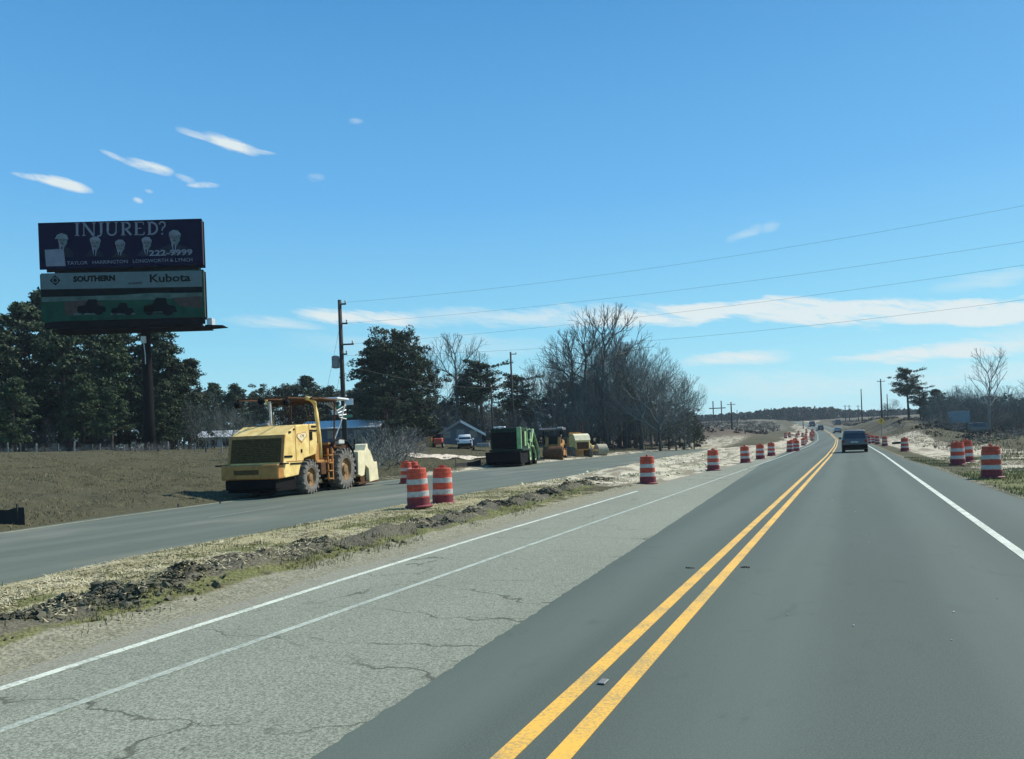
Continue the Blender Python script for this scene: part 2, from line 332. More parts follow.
M['hair'] = mat('print_hair', (.20, .22, .24), .95, 0, .2, 3, spec=.06)
M['suit'] = mat('print_suit', (.020, .026, .040), .95, 0, .2, 3, spec=.06)
M['printwhite'] = mat('print_white', (.16, .18, .20), .95, 0, .1, 3, spec=.06)
M['printteal'] = mat('print_pale_teal', (.13, .17, .17), .95, 0, .1, 2, spec=.06)
M['printgreen'] = mat('print_field_green', (.012, .065, .040), .95, 0, .3, 1.2, spec=.06)
M['printfield'] = mat('print_far_field', (.09, .13, .11), .95, 0, .3, 1, spec=.06)
M['printdark'] = mat('print_dark', (.002, .008, .008), .95, 0, .3, 2, spec=.06)
M['printbrown'] = mat('print_brown', (.075, .055, .045), .95, 0, .3, 1.5, spec=.06)
M['boardedge'] = mat('board_edge_brown', (.05, .022, .02), .8)
M['sign_yellow'] = mat('sign_yellow', (.75, .42, .03), .5, 0, .05)
M['board_blue'] = mat('board_blue', (.13, .20, .24), .6, 0, .15, 1)
M['wall_blue'] = mat('wall_slate_blue', (.09, .11, .14), .8, 0, .15, 3)
M['roof_grey'] = mat('metal_roof', (.55, .56, .54), .5, .2, .15, 3)
M['roof_dark'] = mat('dark_shingle', (.09, .09, .095), .8, 0, .25, 3)
M['suv'] = mat('suv_grey_paint', (.10, .10, .095), .45, .2, .05, 3, coat=.2)
M['carpaint'] = mat('dark_car_paint', (.02, .022, .026), .3, .2, .05, 3, coat=.4)
M['silver'] = mat('silver_car_paint', (.38, .38, .37), .35, .4, .05, 3, coat=.4)
M['red_lamp'] = mat('red_lamp_lens', (.20, .01, .01), .25, 0, .05)
M['silt'] = mat('silt_fabric', (.008, .008, .008), .8, 0, .3, 9)
M['sign_green'] = mat('sign_green', (.06, .24, .13), .5, 0, .1)

# ------------------------------------------------------------------ mesh helpers
def rings(k): return [(math.cos(2 * math.pi * i / k), math.sin(2 * math.pi * i / k)) for i in range(k)]
class MB:
    def __init__(s): s.v = []; s.f = []
    def add(s, vs, fs, mtx=None):
        o = len(s.v)
        for p in vs:
            s.v.append(tuple(mtx @ Vector(p)) if mtx else tuple(p))
        for f in fs: s.f.append(tuple(i + o for i in f))
        return s
    def box(s, x0, x1, y0, y1, z0, z1, c=.0, mtx=None):
        if c <= 0:
            vs = [(x, y, z) for x in (x0, x1) for y in (y0, y1) for z in (z0, z1)]
            fs = [(0, 1, 3, 2), (4, 6, 7, 5), (0, 4, 5, 1), (2, 3, 7, 6), (0, 2, 6, 4), (1, 5, 7, 3)]
            return s.add(vs, fs, mtx)
        X, Y, Z = (x0, x1), (y0, y1), (z0, z1); vs = []; idx = {}
        for i in (0, 1):
            for j in (0, 1):
                for k in (0, 1):
                    dx, dy, dz = c * (1 - 2 * i), c * (1 - 2 * j), c * (1 - 2 * k)
                    for a in range(3):
                        p = [X[i] + dx, Y[j] + dy, Z[k] + dz]
                        p[a] = (X[i], Y[j], Z[k])[a]
                        idx[(i, j, k, a)] = len(vs); vs.append(tuple(p))
        fs = []
        g = lambda i, j, k, a: idx[(i, j, k, a)]
        for e in (0, 1):
            fs.append((g(e, 0, 0, 0), g(e, 0, 1, 0), g(e, 1, 1, 0), g(e, 1, 0, 0))); fs.append((g(0, e, 0, 1), g(0, e, 1, 1), g(1, e, 1, 1), g(1, e, 0, 1))); fs.append((g(0, 0, e, 2), g(0, 1, e, 2), g(1, 1, e, 2), g(1, 0, e, 2)))
        for a, b in ((0, 1), (0, 1)):
            for i in (0, 1):
                for j in (0, 1):
                    pass
        for i in (0, 1):
            for j in (0, 1):
                fs.append((g(i, j, 0, 0), g(i, j, 1, 0), g(i, j, 1, 1), g(i, j, 0, 1)))
                fs.append((g(i, 0, j, 0), g(i, 1, j, 0), g(i, 1, j, 2), g(i, 0, j, 2)))
                fs.append((g(0, i, j, 1), g(1, i, j, 1), g(1, i, j, 2), g(0, i, j, 2)))
                for k in (0, 1): fs.append((g(i, j, k, 0), g(i, j, k, 1), g(i, j, k, 2)))
        return s.add(vs, fs, mtx)
    def prism(s, prof, x0, x1, axis='x', mtx=None):
        n = len(prof)
        def P(x, a, b): return {'x': (x, a, b), 'y': (a, x, b), 'z': (a, b, x)}[axis]
        vs = [P(x0, a, b) for a, b in prof] + [P(x1, a, b) for a, b in prof]
        fs = [tuple(range(n))[::-1], tuple(range(n, 2 * n))] + [(i, (i + 1) % n, n + (i + 1) % n, n + i) for i in range(n)]
        return s.add(vs, fs, mtx)
    def tube(s, pts, r, k=6, r1=None, cap=True, mtx=None):
        pts = [Vector(p) for p in pts]; n = len(pts); vs = []; fs = []
        for i, p in enumerate(pts):
            d = (pts[min(i + 1, n - 1)] - pts[max(i - 1, 0)]).normalized()
            a = d.orthogonal().normalized() if abs(d.z) > .9 else d.cross(Vector((0, 0, 1))).normalized(); b = d.cross(a)
            rr = r if r1 is None else r + (r1 - r) * i / (n - 1)
            if isinstance(r, (list, tuple)): rr = r[i]
            for c_, s_ in rings(k): vs.append(p + a * c_ * rr + b * s_ * rr)
        for i in range(n - 1):
            for j in range(k): fs.append((i * k + j, i * k + (j + 1) % k, (i + 1) * k + (j + 1) % k, (i + 1) * k + j))
        if cap: fs += [tuple(range(k))[::-1], tuple(range((n - 1) * k, n * k))]
        return s.add(vs, fs, mtx)
    def lathe(s, prof, k=20, axis='z', mtx=None, cap=True):
        vs = []; fs = []
        for r_, z_ in prof:
            for c_, s_ in rings(k):
                vs.append({'z': (r_ * c_, r_ * s_, z_), 'x': (z_, r_ * c_, r_ * s_), 'y': (r_ * c_, z_, r_ * s_)}[axis])
        for i in range(len(prof) - 1):
            for j in range(k): fs.append((i * k + j, i * k + (j + 1) % k, (i + 1) * k + (j + 1) % k, (i + 1) * k + j))
        if cap: fs += [tuple(range(k))[::-1], tuple(range((len(prof) - 1) * k, len(prof) * k))]
        return s.add(vs, fs, mtx)
    def mesh(s, name, m, smooth=False):
        me = bpy.data.meshes.new(name); me.from_pydata(s.v, [], s.f); me.materials.append(m)
        if smooth: me.polygons.foreach_set('use_smooth', [True] * len(me.polygons))
        me.update(); return me
    def build(s, name, m, parent=None, bevel=0, smooth=False, loc=None):
        me = s.mesh(name, m, smooth)
        import bmesh
        bm = bmesh.new(); bm.from_mesh(me); bmesh.ops.recalc_face_normals(bm, faces=bm.faces); bm.to_mesh(me); bm.free()
        return link(name, me, parent, bevel, loc)
def link(name, me, parent=None, bevel=0, loc=None):
    o = bpy.data.objects.new(name, me); col.objects.link(o)
    if parent: o.parent = parent
    if loc: o.location = loc
    if bevel:
        b = o.modifiers.new('bevel', 'BEVEL'); b.width = bevel; b.segments = 2; b.limit_method = 'ANGLE'; b.angle_limit = .6
    return o
def thing(name, label, cat, loc=(0, 0, 0), rz=0, group=None):
    o = bpy.data.objects.new(name, None); col.objects.link(o); o.location = loc; o.rotation_euler = (0, 0, rz); o.empty_display_size = .3
    return tag(o, label, cat, group)
def tag(o, label, cat, group=None):
    o['label'] = label; o['category'] = cat
    if group: o['group'] = group
    return o
def structure(o, kind='structure'): o['kind'] = kind; return o
def dup(root, loc, rz, label=None, group=None, scale=None):
    def cp(o, par):
        c = o.copy(); col.objects.link(c)
        if par: c.parent = par
        for ch in o.children: 
            if ch.name in bpy.data.objects: cp(ch, c)
        return c
    r = cp(root, None); r.location = loc; r.rotation_euler = (0, 0, rz)
    if label: r['label'] = label
    if group: r['group'] = group
    if scale: r.scale = scale
    return r
def npmesh(name, V, F, m, smooth=False):
    """V (n,3), F (k,3 or 4) arrays"""
    me = bpy.data.meshes.new(name); n, k = len(V), len(F); w = F.shape[1]
    me.vertices.add(n); me.vertices.foreach_set('co', np.ascontiguousarray(V, dtype=np.float32).ravel())
    me.loops.add(k * w); me.loops.foreach_set('vertex_index', F.astype(np.int32).ravel())
    me.polygons.add(k); me.polygons.foreach_set('loop_start', np.arange(0, k * w, w, dtype=np.int32)); me.polygons.foreach_set('loop_total', np.full(k, w, dtype=np.int32))
    if smooth: me.polygons.foreach_set('use_smooth', np.ones(k, dtype=bool))
    me.materials.append(m); me.update(); me.validate()
    if not smooth: me.shade_flat()
    return me
def text_mesh(body, size, m, name, parent, loc, rot, sx=1, ext=.004, bold=0):
    c = bpy.data.curves.new(name, 'FONT'); c.body = body; c.size = size; c.align_x = 'CENTER'; c.align_y = 'CENTER'; c.extrude = ext; c.offset = bold; c.resolution_u = 2
    t = bpy.data.objects.new('tmp_text', c); col.objects.link(t); bpy.context.view_layer.update()
    me = bpy.data.meshes.new_from_object(t.evaluated_get(bpy.context.evaluated_depsgraph_get())); bpy.data.objects.remove(t)
    me.name = name; me.materials.clear(); me.materials.append(m)
    o = link(name, me, parent); o.location = loc; o.rotation_euler = rot; o.scale = (sx, 1, 1); return o

# ------------------------------------------------------------------ ground and roads
def graded(segs):
    out = []
    for a, b, st in segs: out += list(np.arange(a, b, st))
    return np.array(out + [segs[-1][1]])
xs = graded([(-1500, -400, 100), (-400, -120, 14), (-120, -45, 1.6), (-45, -22, .6), (-22, -18, .3), (-18, -13, .6), (-13, -5.2, .16), (-5.2, 2.2, .9), (2.2, 9, .2), (9, 40, .8), (40, 120, 4), (120, 400, 20), (400, 1500, 100)])
ys = graded([(-200, -10, 10), (-10, 2, 1), (2, 32, .16), (32, 90, .5), (90, 240, 1.6), (240, 600, 8), (600, 2500, 100)])
X, Y = np.meshgrid(xs, ys); Z = terrain(X, Y)
V = np.stack([X.ravel(), Y.ravel(), Z.ravel()], 1); nx, ny = len(xs), len(ys)
I = np.arange(nx * ny).reshape(ny, nx)
F = np.stack([I[:-1, :-1].ravel(), I[:-1, 1:].ravel(), I[1:, 1:].ravel(), I[1:, :-1].ravel()], 1)
me = npmesh('ground', V, F, M['ground'], True)
dl = x_lf(Y) - X; med = sm(-.3, .3, X - x_ln(Y)) * sm(-.2, .3, x_old(Y) - X)
sand = med * sm(22, 29, Y) * sm(560, 300, Y) + sm(-1, 1, X - x_lf(Y)) * sm(1, -1, X - x_ln(Y)) * sm(58, 75, Y) + .75 * sm(1.8, 0, np.abs(dl - .5)) * sm(24, 45, Y)
sand = sand * (1 - .9 * sm(92, 118, Y) * sm(-9, -13, X - cen(Y))) * (1 - .55 * sm(120, 160, Y) * (fbm(X, Y, .15, 3) > .45))
sand = sand + .8 * sm(8, -2, dl) * sm(-2, 2, dl + 8) * sm(64, 80, Y) * sm(190, 150, Y) * .6
e = X - x_right(Y)
sand = sand + .8 * sm(.8, 2.2, e) * sm(9.5, 6.5, e) * sm(27, 34, Y + X * .0) * sm(150, 110, Y) + .7 * sm(2.8, 4.0, e) * sm(12, 7, e) * sm(15, 21, Y) * sm(40, 30, Y)
straw = med * sm(29, 20, Y) * sm(.15, .6, ridge_x(Y) - X + .2) * .95 + med * .5 * sm(29, 20, Y)
green = med * sm(30, 22, Y) * ((.35 + 1.1 * fbm(X, Y, .7, 3)) * np.exp(-((X - ridge_x(Y) - .5) / .30) ** 2) + .9 * np.exp(-((X - ridge_x(Y) + 1.4) / .7) ** 2) * sm(.46, .56, fbm(X, Y, .8, 3))) + .95 * sm(.1, .6, e) * sm(6.0, 3.6, e) * sm(40, 26, Y) + .6 * np.exp(-((X + 11.2) / .8) ** 2 - ((Y - 23) / 3) ** 2)
soil = med * sm(30, 24, Y) * (1.1 * np.exp(-((X - ridge_x(Y)) / .45) ** 2) ) + .5 * sm(.4, 0, np.abs(e - .1))
red = 1.1 * np.exp(-((X + 27) / 12) ** 2 - ((Y - 168) / 30) ** 2) + .8 * sm(20, 4, dl) * sm(4, 8, dl) * sm(85, 110, Y) * sm(260, 200, Y)
soil = soil + .9 * sm(120, 150, Y) * sm(1, 4, e) * fbm(X, Y, .05, 3) * 1.3 + .75 * sm(170, 230, Y) * sm(4, 12, -e - 7)
dusty = med * sm(30, 24, Y) * sm(-.75, -.45, X - x_old(Y)) + sm(-.3, .1, X - x_old(Y)) * sm(60, 40, Y) * sm(.3, 0, X - x_old(Y)) + .55 * sm(.5, 0, np.abs(e - .2)) * sm(10, 20, Y)
for nme, arr in (('dusty', dusty), ('sand', sand), ('straw', straw), ('green', green), ('soil', soil), ('red', red)):
    a = me.attributes.new(nme, 'FLOAT', 'POINT'); a.data.foreach_set('value', np.clip(arr, 0, 1.2).astype(np.float32).ravel())
g = structure(link('ground', me))

def strip(name, y0, y1, fl, fr, dz, m, step=1.0, cols=2, skirt=.06, dust=None):
    yy = np.arange(y0, y1 + 1e-6, step); n = len(yy); L_, R_ = fl(yy), fr(yy); zz = hill(yy) + dz
    t = np.linspace(0, 1, cols); Xs = L_[:, None] * (1 - t) + R_[:, None] * t
    Vv = np.stack([Xs, np.repeat(yy[:, None], cols, 1), np.repeat(zz[:, None], cols, 1)], 2)
    Vl = np.stack([L_, yy, zz - skirt], 1)[:, None]; Vr = np.stack([R_, yy, zz - skirt], 1)[:, None]
    Vv = np.concatenate([Vl, Vv, Vr], 1); c2 = cols + 2; V_ = Vv.reshape(-1, 3)
    I = np.arange(n * c2).reshape(n, c2); F_ = np.stack([I[:-1, :-1].ravel(), I[:-1, 1:].ravel(), I[1:, 1:].ravel(), I[1:, :-1].ravel()], 1)
    me = npmesh(name, V_, F_, m)
    if dust is not None:
        a = me.attributes.new('dust', 'FLOAT', 'POINT'); a.data.foreach_set('value', dust(V_[:, 0], V_[:, 1]).astype(np.float32))
    return structure(link(name, me))
strip('old_pavement', -30, 80, lambda y: x_old(y) + .05 * np.sin(y * 2.1) + .03 * np.sin(y * 5.7), lambda y: x_joint(y) + .3, .006, M['old_asphalt'], .5, 14, dust=lambda x, y: 1.0 * sm(.75, 0.05, x - x_old(y)))
strip('main_road', -30, 540, lambda y: x_joint(y) + .006 * np.sin(y * 3.1) + .008 * np.sin(y * 17.3) + .006 * np.sin(y * 31.7), x_right, .022, M['new_asphalt'], .1, 4)
strip('left_road', -30, 112, lambda y: x_lf(y) + .1 * np.sin(y * .7), lambda y: x_ln(y) + .08 * np.sin(y * .9) + .04 * np.sin(y * 3.3), .006, M['left_asphalt'], .5, 6)
def line(name, y0, y1, fx, w, dz, m, step=.5): return strip(name, y0, y1, lambda y: fx(y) - w / 2, lambda y: fx(y) + w / 2, dz, m, step, 2, .003)
line('yellow_line', -20, 520, lambda y: -1.665 + cen(y), .115, .027, M['yellow_line'])
line('yellow_line', -20, 520, lambda y: -1.395 + cen(y), .115, .027, M['yellow_line'])
line('white_edge_line', -20, 520, lambda y: 1.85 + cen(y), .12, .027, M['white_line'])
line('white_edge_line', 39.5, 520, lambda y: -4.7 + cen(y), .11, .027, M['faded_line'])
line('turning_lane_line', -20, 39, lambda y: -4.72 + 0 * y, .08, .011, M['faded_line'])
line('old_edge_line', -20, 23.5, lambda y: np.interp(y, [-20, 3.47, 7.77, 12, 23.6], [-5.2, -5.59, -5.85, -6.0, -6.2]), .09, .011, M['white_line'])
line('pale_edge_line', -10, 60, lambda y: x_lf(y) + .35, .10, .011, M['pale_edge'])
for y0 in (15, 27.2, 39.4, 51.6):
    line('lane_dash', y0, y0 + 3.5, lambda y: (x_lf(y) * .5 + x_ln(y) * .5), .14, .011, M['dash'])
# a flexible delineator strip on the centre line
me = MB(); me.box(-1.57, -1.52, 4.75, 4.85, .026, .036, .004)
tag(me.build('road_reflector', M['grey_steel']), 'small pale raised reflector between the double yellow lines in the foreground', 'road stud')

# ------------------------------------------------------------------ loose stuff
def blades(name, n, sampler, hgt, wid, m, lean=.6, flat=False, label=None):
    x, y = sampler(n); n = len(x); z = terrain(x, y)
    a = nrg.random(n) * 2 * np.pi; h = hgt * (.5 + nrg.random(n)); w = wid * (.6 + .8 * nrg.random(n))
    dx, dy = np.cos(a), np.sin(a)
    if flat:
        up = .12 * h * nrg.random(n)
        p0 = np.stack([x - dx * h / 2 - dy * w / 2, y - dy * h / 2 + dx * w / 2, z + .008], 1); p1 = np.stack([x - dx * h / 2 + dy * w / 2, y - dy * h / 2 - dx * w / 2, z + .008], 1)
        p2 = np.stack([x + dx * h / 2, y + dy * h / 2, z + .012 + up * 2], 1)
    else:
        p0 = np.stack([x - dy * w / 2, y + dx * w / 2, z - .01], 1); p1 = np.stack([x + dy * w / 2, y - dx * w / 2, z - .01], 1)
        l = lean * h * nrg.random(n); p2 = np.stack([x + dx * l, y + dy * l, z + h * .85], 1)
    V_ = np.stack([p0, p1, p2], 1).reshape(-1, 3); F_ = np.arange(3 * n).reshape(n, 3)
    return structure(link(name, npmesh(name, V_, F_, m)), 'stuff')
def area(x0f, x1f, y0, y1, pw=1.0, mask=None):
    def f(n):
        y = y0 + (y1 - y0) * nrg.random(n) ** pw; t = nrg.random(n); x = x0f(y) * (1 - t) + x1f(y) * t
        if mask is not None:
            k = mask(x, y) > nrg.random(n); x, y = x[k], y[k]
        return x, y
    return f
o = blades('straw_mulch', 110000, area(x_ln, lambda y: ridge_x(y) + 1.3, 3, 29, 1.3, lambda x, y: sm(.5, -.3, x - ridge_x(y)) * sm(.36, .58, fbm(x, y, 1.2, 3))), .11, .018, M['strawbits'], flat=True)
tag(o, 'straw mulch scattered over the grass median', 'straw')
o = blades('median_grass', 80000, area(x_ln, lambda y: x_old(y) - .35, 3, 30, 1.3, lambda x, y: sm(.38, .6, fbm(x, y, .8, 3)) * (.25 + np.exp(-((x - ridge_x(y) - .5) / .35) ** 2)) * (1.2 - .9 * np.exp(-((x - ridge_x(y)) / .35) ** 2))), .055, .012, M['greenblades'])
tag(o, 'short patchy grass on the median', 'grass')
o = blades('verge_grass', 50000, area(lambda y: x_right(y) + .15, lambda y: x_right(y) + 6, 10, 50, 1.2, lambda x, y: sm(.3, .6, fbm(x, y, .5, 3))), .08, .02, M['greenblades'])
tag(o, 'patchy green grass on the right verge', 'grass')
o = blades('bank_grass', 260000, area(lambda y: x_lf(y) - .1, lambda y: x_lf(y) - 42, 5, 95, 1.0, lambda x, y: sm(.3, .55, fbm(x, y, .7, 3)) * sm(60, 8, x_lf(y) - x + 4)), .085, .022, M['blades'], 1.6)
tag(o, 'dry brown grass covering the bank beside the left road', 'grass')
o = blades('field_grass', 40000, area(lambda y: x_right(y) + 4, lambda y: x_right(y) + 40, 25, 160, 1.0, lambda x, y: sm(.35, .55, fbm(x, y, .3, 3))), .25, .05, M['blades'], 1.2)
tag(o, 'dry tufted grass on the right hand field', 'grass')
# soil clods along the ridge
def clods(name, pts, m, label):
    ico = [(0, 0, 1), (.89, 0, .45), (.28, .85, .45), (-.72, .53, .45), (-.72, -.53, .45), (.28, -.85, .45), (.72, .53, -.45), (-.28, .85, -.45), (-.89, 0, -.45), (-.28, -.85, -.45), (.72, -.53, -.45), (0, 0, -1)]
    fi = np.array([(0, 1, 2), (0, 2, 3), (0, 3, 4), (0, 4, 5), (0, 5, 1), (1, 6, 2), (2, 7, 3), (3, 8, 4), (4, 9, 5), (5, 10, 1), (1, 10, 6), (2, 6, 7), (3, 7, 8), (4, 8, 9), (5, 9, 10), (6, 11, 7), (7, 11, 8), (8, 11, 9), (9, 11, 10), (10, 11, 6)])
    ico = np.array(ico); n = len(pts)
    Vv = ico[None] * (1 + (nrg.random((n, 12, 1)) - .5) * 1.5) * pts[:, None, 3:4] * np.array([1, 1, .75]) + pts[:, None, :3]
    F_ = (fi[None] + 12 * np.arange(n)[:, None, None]).reshape(-1, 3)
    return tag(structure(link(name, npmesh(name, Vv.reshape(-1, 3), F_, m)), 'stuff'), label, 'soil')
n = 34000; y = 3 + 27 * nrg.random(n) ** 1.2; x = ridge_x(y) + nrg.normal(0, .24, n) + .10 * np.sin(y * 1.3); k = fbm(x, y, 1.5, 4) > .47 + .16 * nrg.random(n); x, y = x[k], y[k]
s_ = np.clip(np.exp(nrg.normal(-4.25, .5, len(x))), .006, .05); clods('soil_clods', np.stack([x, y, terrain(x, y) + s_ * .3, s_], 1), M['clod'], 'dark turned soil clods in a ridge along the median')
n = 2500; y = 26 + 60 * nrg.random(n); t = nrg.random(n); x = x_ln(y) * (1 - t) + (x_old(y) - .4) * t; k = fbm(x, y, .6, 3) > .5; x, y = x[k], y[k]
s_ = np.clip(np.exp(nrg.normal(-3.4, .5, len(x))), .01, .12); clods('sand_clods', np.stack([x, y, terrain(x, y) + s_ * .2, s_], 1), M['strawbits'], 'pale lumps scattered over the churned sand')
# pebbles on asphalt
n = 14; x = nrg.uniform(-1.2, 2.8, n); y = nrg.uniform(4, 22, n); clods('loose_stones', np.stack([x, y, hill(y) + .028, nrg.uniform(.004, .009, n)], 1), M['lt_steel'], 'few pale loose stones on the dark asphalt')

for px_, py_ in ((690, 567.5), (745, 567)):
    d_ = ray(px_, py_); t_ = (.03 - CAMH) / d_[2]; x_, y_ = d_[0] * t_, d_[1] * t_; mq = MB()
    for k_ in range(4): mq.box(x_ - .05 + .028 * k_, x_ - .03 + .028 * k_, y_ - .01 + rnd.uniform(-.02, .02), y_ + .02 + rnd.uniform(-.02, .02), .024, .024 + rnd.uniform(.006, .014), .002)
    tag(mq.build('road_debris', M['blackrubber']), 'small dark scrap of debris on the asphalt ' + ('just left of the double yellow lines' if px_ < 700 else 'just right of the double yellow lines'), 'debris')
# ------------------------------------------------------------------ trees
def leafball(cs, rs, per, size, flat=.75, rng=None):
    """small triangles scattered in shells around many centres -> V, F"""
    rng = rng or nrg
    n = len(cs); cs = np.asarray(cs, float); rs = np.asarray(rs, float)
    c = np.repeat(cs, per, 0); r = np.repeat(rs, per)
    d = rng.normal(size=(n * per, 3)); d /= np.linalg.norm(d, axis=1)[:, None]
    p = c + d * (r * (.35 + .65 * rng.random(n * per) ** .6))[:, None] * np.array([1, 1, flat])
    a = rng.normal(size=(n * per, 3)); a /= np.linalg.norm(a, axis=1)[:, None]; b = np.cross(a, d) + rng.normal(size=a.shape) * .3
    b /= np.linalg.norm(b, axis=1)[:, None]
    s = size * (.5 + rng.random(n * per))[:, None]
    Vv = np.stack([p - a * s * .5, p + a * s * .5, p + b * s * .8], 1).reshape(-1, 3)
    return Vv, np.arange(3 * n * per).reshape(-1, 3)
def pine_protos(h, seed, spread=.24, low=.3, per=42, leaf=.24, flat_top=False, dens=1.0):
    R = random.Random(seed); rg = np.random.default_rng(seed); mb = MB(); cs = []; rs = []
    bend = [(R.uniform(-.15, .15) * h * .1, R.uniform(-.1, .1) * h * .1) for _ in range(5)]
    tp = [Vector((bend[i][0] * (i > 0), bend[i][1] * (i > 0), h * i / 4 * .97)) for i in range(5)]
    mb.tube(tp, [h * .018, h * .016, h * .013, h * .008, .03], 8)
    def tpos(z):
        t = min(3.999, z / (h * .97) * 4); i = int(t); return tp[i].lerp(tp[i + 1], t - i)
    z = h * low
    while z < h * .97:
        f = (z - h * low) / (h * (1 - low))
        L = h * spread * (math.sin(min(1, (1 - f) * 1.25 + .08) * math.pi / 2) if not flat_top else .55 + .6 * math.sin(f * math.pi)) * R.uniform(.6, 1.15)
        for _ in range(int(2 + 2 * dens * R.random())):
            a = R.uniform(0, 2 * math.pi); l = L * R.uniform(.55, 1.15); b = tpos(z)
            rise = R.uniform(-.05, .35) * l if not flat_top else R.uniform(.1, .65) * l
            tip = b + Vector((math.cos(a) * l, math.sin(a) * l, rise)); mid = b.lerp(tip, .5) + Vector((0, 0, .08 * l))
            mb.tube([b, mid, tip], h * .004, 4, .012, False)
            for t in (.45, .7, .9, 1.0):
                if R.random() < .8:
                    q = b.lerp(tip, t) + Vector((R.gauss(0, .12) * l, R.gauss(0, .12) * l, R.uniform(0, .1) * l)); cs.append(q); rs.append(R.uniform(.45, .95) * h / 14 * (.9 + .3 * (1 - f)))
        z += h * R.uniform(.018, .034) / dens
    for _ in range(6): cs.append(tpos(h * .95) + Vector((R.gauss(0, .3), R.gauss(0, .3), R.uniform(-.3, .2)))); rs.append(.5 * h / 14)
    Vv, F_ = leafball(cs, rs, per, leaf, .6, rg)
    return mb, (Vv, F_)
def ever_protos(h, seed, w=.38, per=90, leaf=.2, low=.12, nb_=34):
    R = random.Random(seed); rg = np.random.default_rng(seed); mb = MB(); cs = []; rs = []
    mb.tube([(0, 0, 0), (R.uniform(-.2, .2), 0, h * .35), (R.uniform(-.4, .4), .1, h * .85)], h * .022, 8, .05)
    for i in range(nb_):
        f = R.random() ** .8; z = h * (low + (1 - low) * f * .93); rr = h * w * math.sqrt(max(.04, 1 - ((f - .35) / .7) ** 2)) * R.uniform(.35, 1)
        a = R.uniform(0, 6.283); p = Vector((math.cos(a) * rr, math.sin(a) * rr, z)); mb.tube([(0, 0, z * .7), p], h * .006, 4, .02, False)
        for k in range(5): cs.append(p + Vector((R.gauss(0, 1), R.gauss(0, 1), R.gauss(0, .7))) * h * .055); rs.append(R.uniform(.4, .9) * h * .065)
    return mb, leafball(cs, rs, per, leaf, .8, rg)
def bare_protos(h, seed, width=.5, trunk=.45, levels=8, limbs=6, stems=1, thick=1.0, side=.55, flat=.0):
    """dome shaped leafless crown: limbs fork again and again towards an ellipsoid; returns trunk MB and (V,F)"""
    R = random.Random(seed); segs = []; mb = MB(); cz = h * (trunk + (1 - trunk) * .42); rx_ = h * width * .5; rz_ = h * (1 - trunk) * .60
    def outside(p): return (p.x / rx_) ** 2 + (p.y / rx_) ** 2 + ((p.z - cz) / rz_) ** 2 > 1.0
    def grow(p, d, l, r, lv):
        if lv == 0 or r < .004 or l < .10: return
        q = p; dd = d.copy(); k = 2
        for i in range(k):
            out = Vector((q.x, q.y, (q.z - h * trunk * .6) * .8)).normalized()
            dd = (dd * 1.0 + out * .16 + Vector((R.gauss(0, .11), R.gauss(0, .11), R.gauss(0, .08) + .02))).normalized()
            e = q + dd * l / k; segs.append((q, e, r * (1 - .14 * i), r * (1 - .14 * (i + 1)), lv)); q = e
            if outside(q): return
            if R.random() < side:
                s = dd.cross(Vector((R.gauss(0, 1), R.gauss(0, 1), R.gauss(0, 1)))).normalized(); grow(e, (dd * .8 + s * .75).normalized(), l * R.uniform(.45, .75), r * .45, lv - 2 if lv > 2 else lv - 1)
        s = dd.cross(Vector((R.gauss(0, 1), R.gauss(0, 1), R.gauss(0, 1)))).normalized(); a = R.uniform(.34, .62)
        grow(q, (dd + s * a).normalized(), l * R.uniform(.74, .90), r * .72, lv - 1); grow(q, (dd - s * a * R.uniform(.8, 1.2)).normalized(), l * R.uniform(.70, .88), r * .68, lv - 1)
    r0 = h * .0125 * thick
    for si in range(stems):
        a = R.uniform(0, 6.28) + si * 2.1; lean = .05 if stems == 1 else .16
        d = Vector((math.cos(a) * lean, math.sin(a) * lean, 1)).normalized(); b = Vector((math.cos(a) * .3, math.sin(a) * .3, 0)) * (stems > 1)
        t1 = b + d * h * trunk; pts = [b - Vector((0, 0, .2)), b.lerp(t1, .35) + Vector((R.gauss(0, .08), R.gauss(0, .08), 0)), b.lerp(t1, .7) + Vector((R.gauss(0, .08), R.gauss(0, .08), 0)), t1]
        mb.tube(pts, [r0 * 1.35, r0 * 1.05, r0 * .9, r0 * .8], 7)
        lead = t1
        grow(t1, d, h * (1 - trunk) * .26, r0 * .72, levels)
        for k in range(limbs):
            f = 1 - .45 * (k / limbs) ** 1.2; az_ = k * 2.4 + a; s = Vector((math.cos(az_), math.sin(az_), 0)); up_ = R.uniform(.5, 1.1) if not flat else R.uniform(.25, .6)
            grow(b.lerp(t1, f), (s + Vector((0, 0, up_))).normalized(), h * (1 - trunk) * R.uniform(.20, .30), r0 * R.uniform(.38, .55), levels - 1)
    P0 = np.array([s[0] for s in segs]); P1 = np.array([s[1] for s in segs]); ra = np.maximum(np.array([s[2] for s in segs]), .010); rb = np.maximum(np.array([s[3] for s in segs]), .007)
    D = P1 - P0; D /= np.maximum(np.linalg.norm(D, axis=1), 1e-6)[:, None]; ref = np.where(np.abs(D[:, 2:3]) > .9, np.array([[1., 0, 0]]), np.array([[0, 0, 1.]]))
    A = np.cross(D, ref); A /= np.linalg.norm(A, axis=1)[:, None]; B = np.cross(D, A); Vv = []
    for P, r in ((P0, ra), (P1, rb)):
        for t in (0, 2.094, 4.189): Vv.append(P + (A * math.cos(t) + B * math.sin(t)) * r[:, None])
    Vv = np.stack(Vv, 1).reshape(-1, 3); n = len(segs); o = 6 * np.arange(n)[:, None]
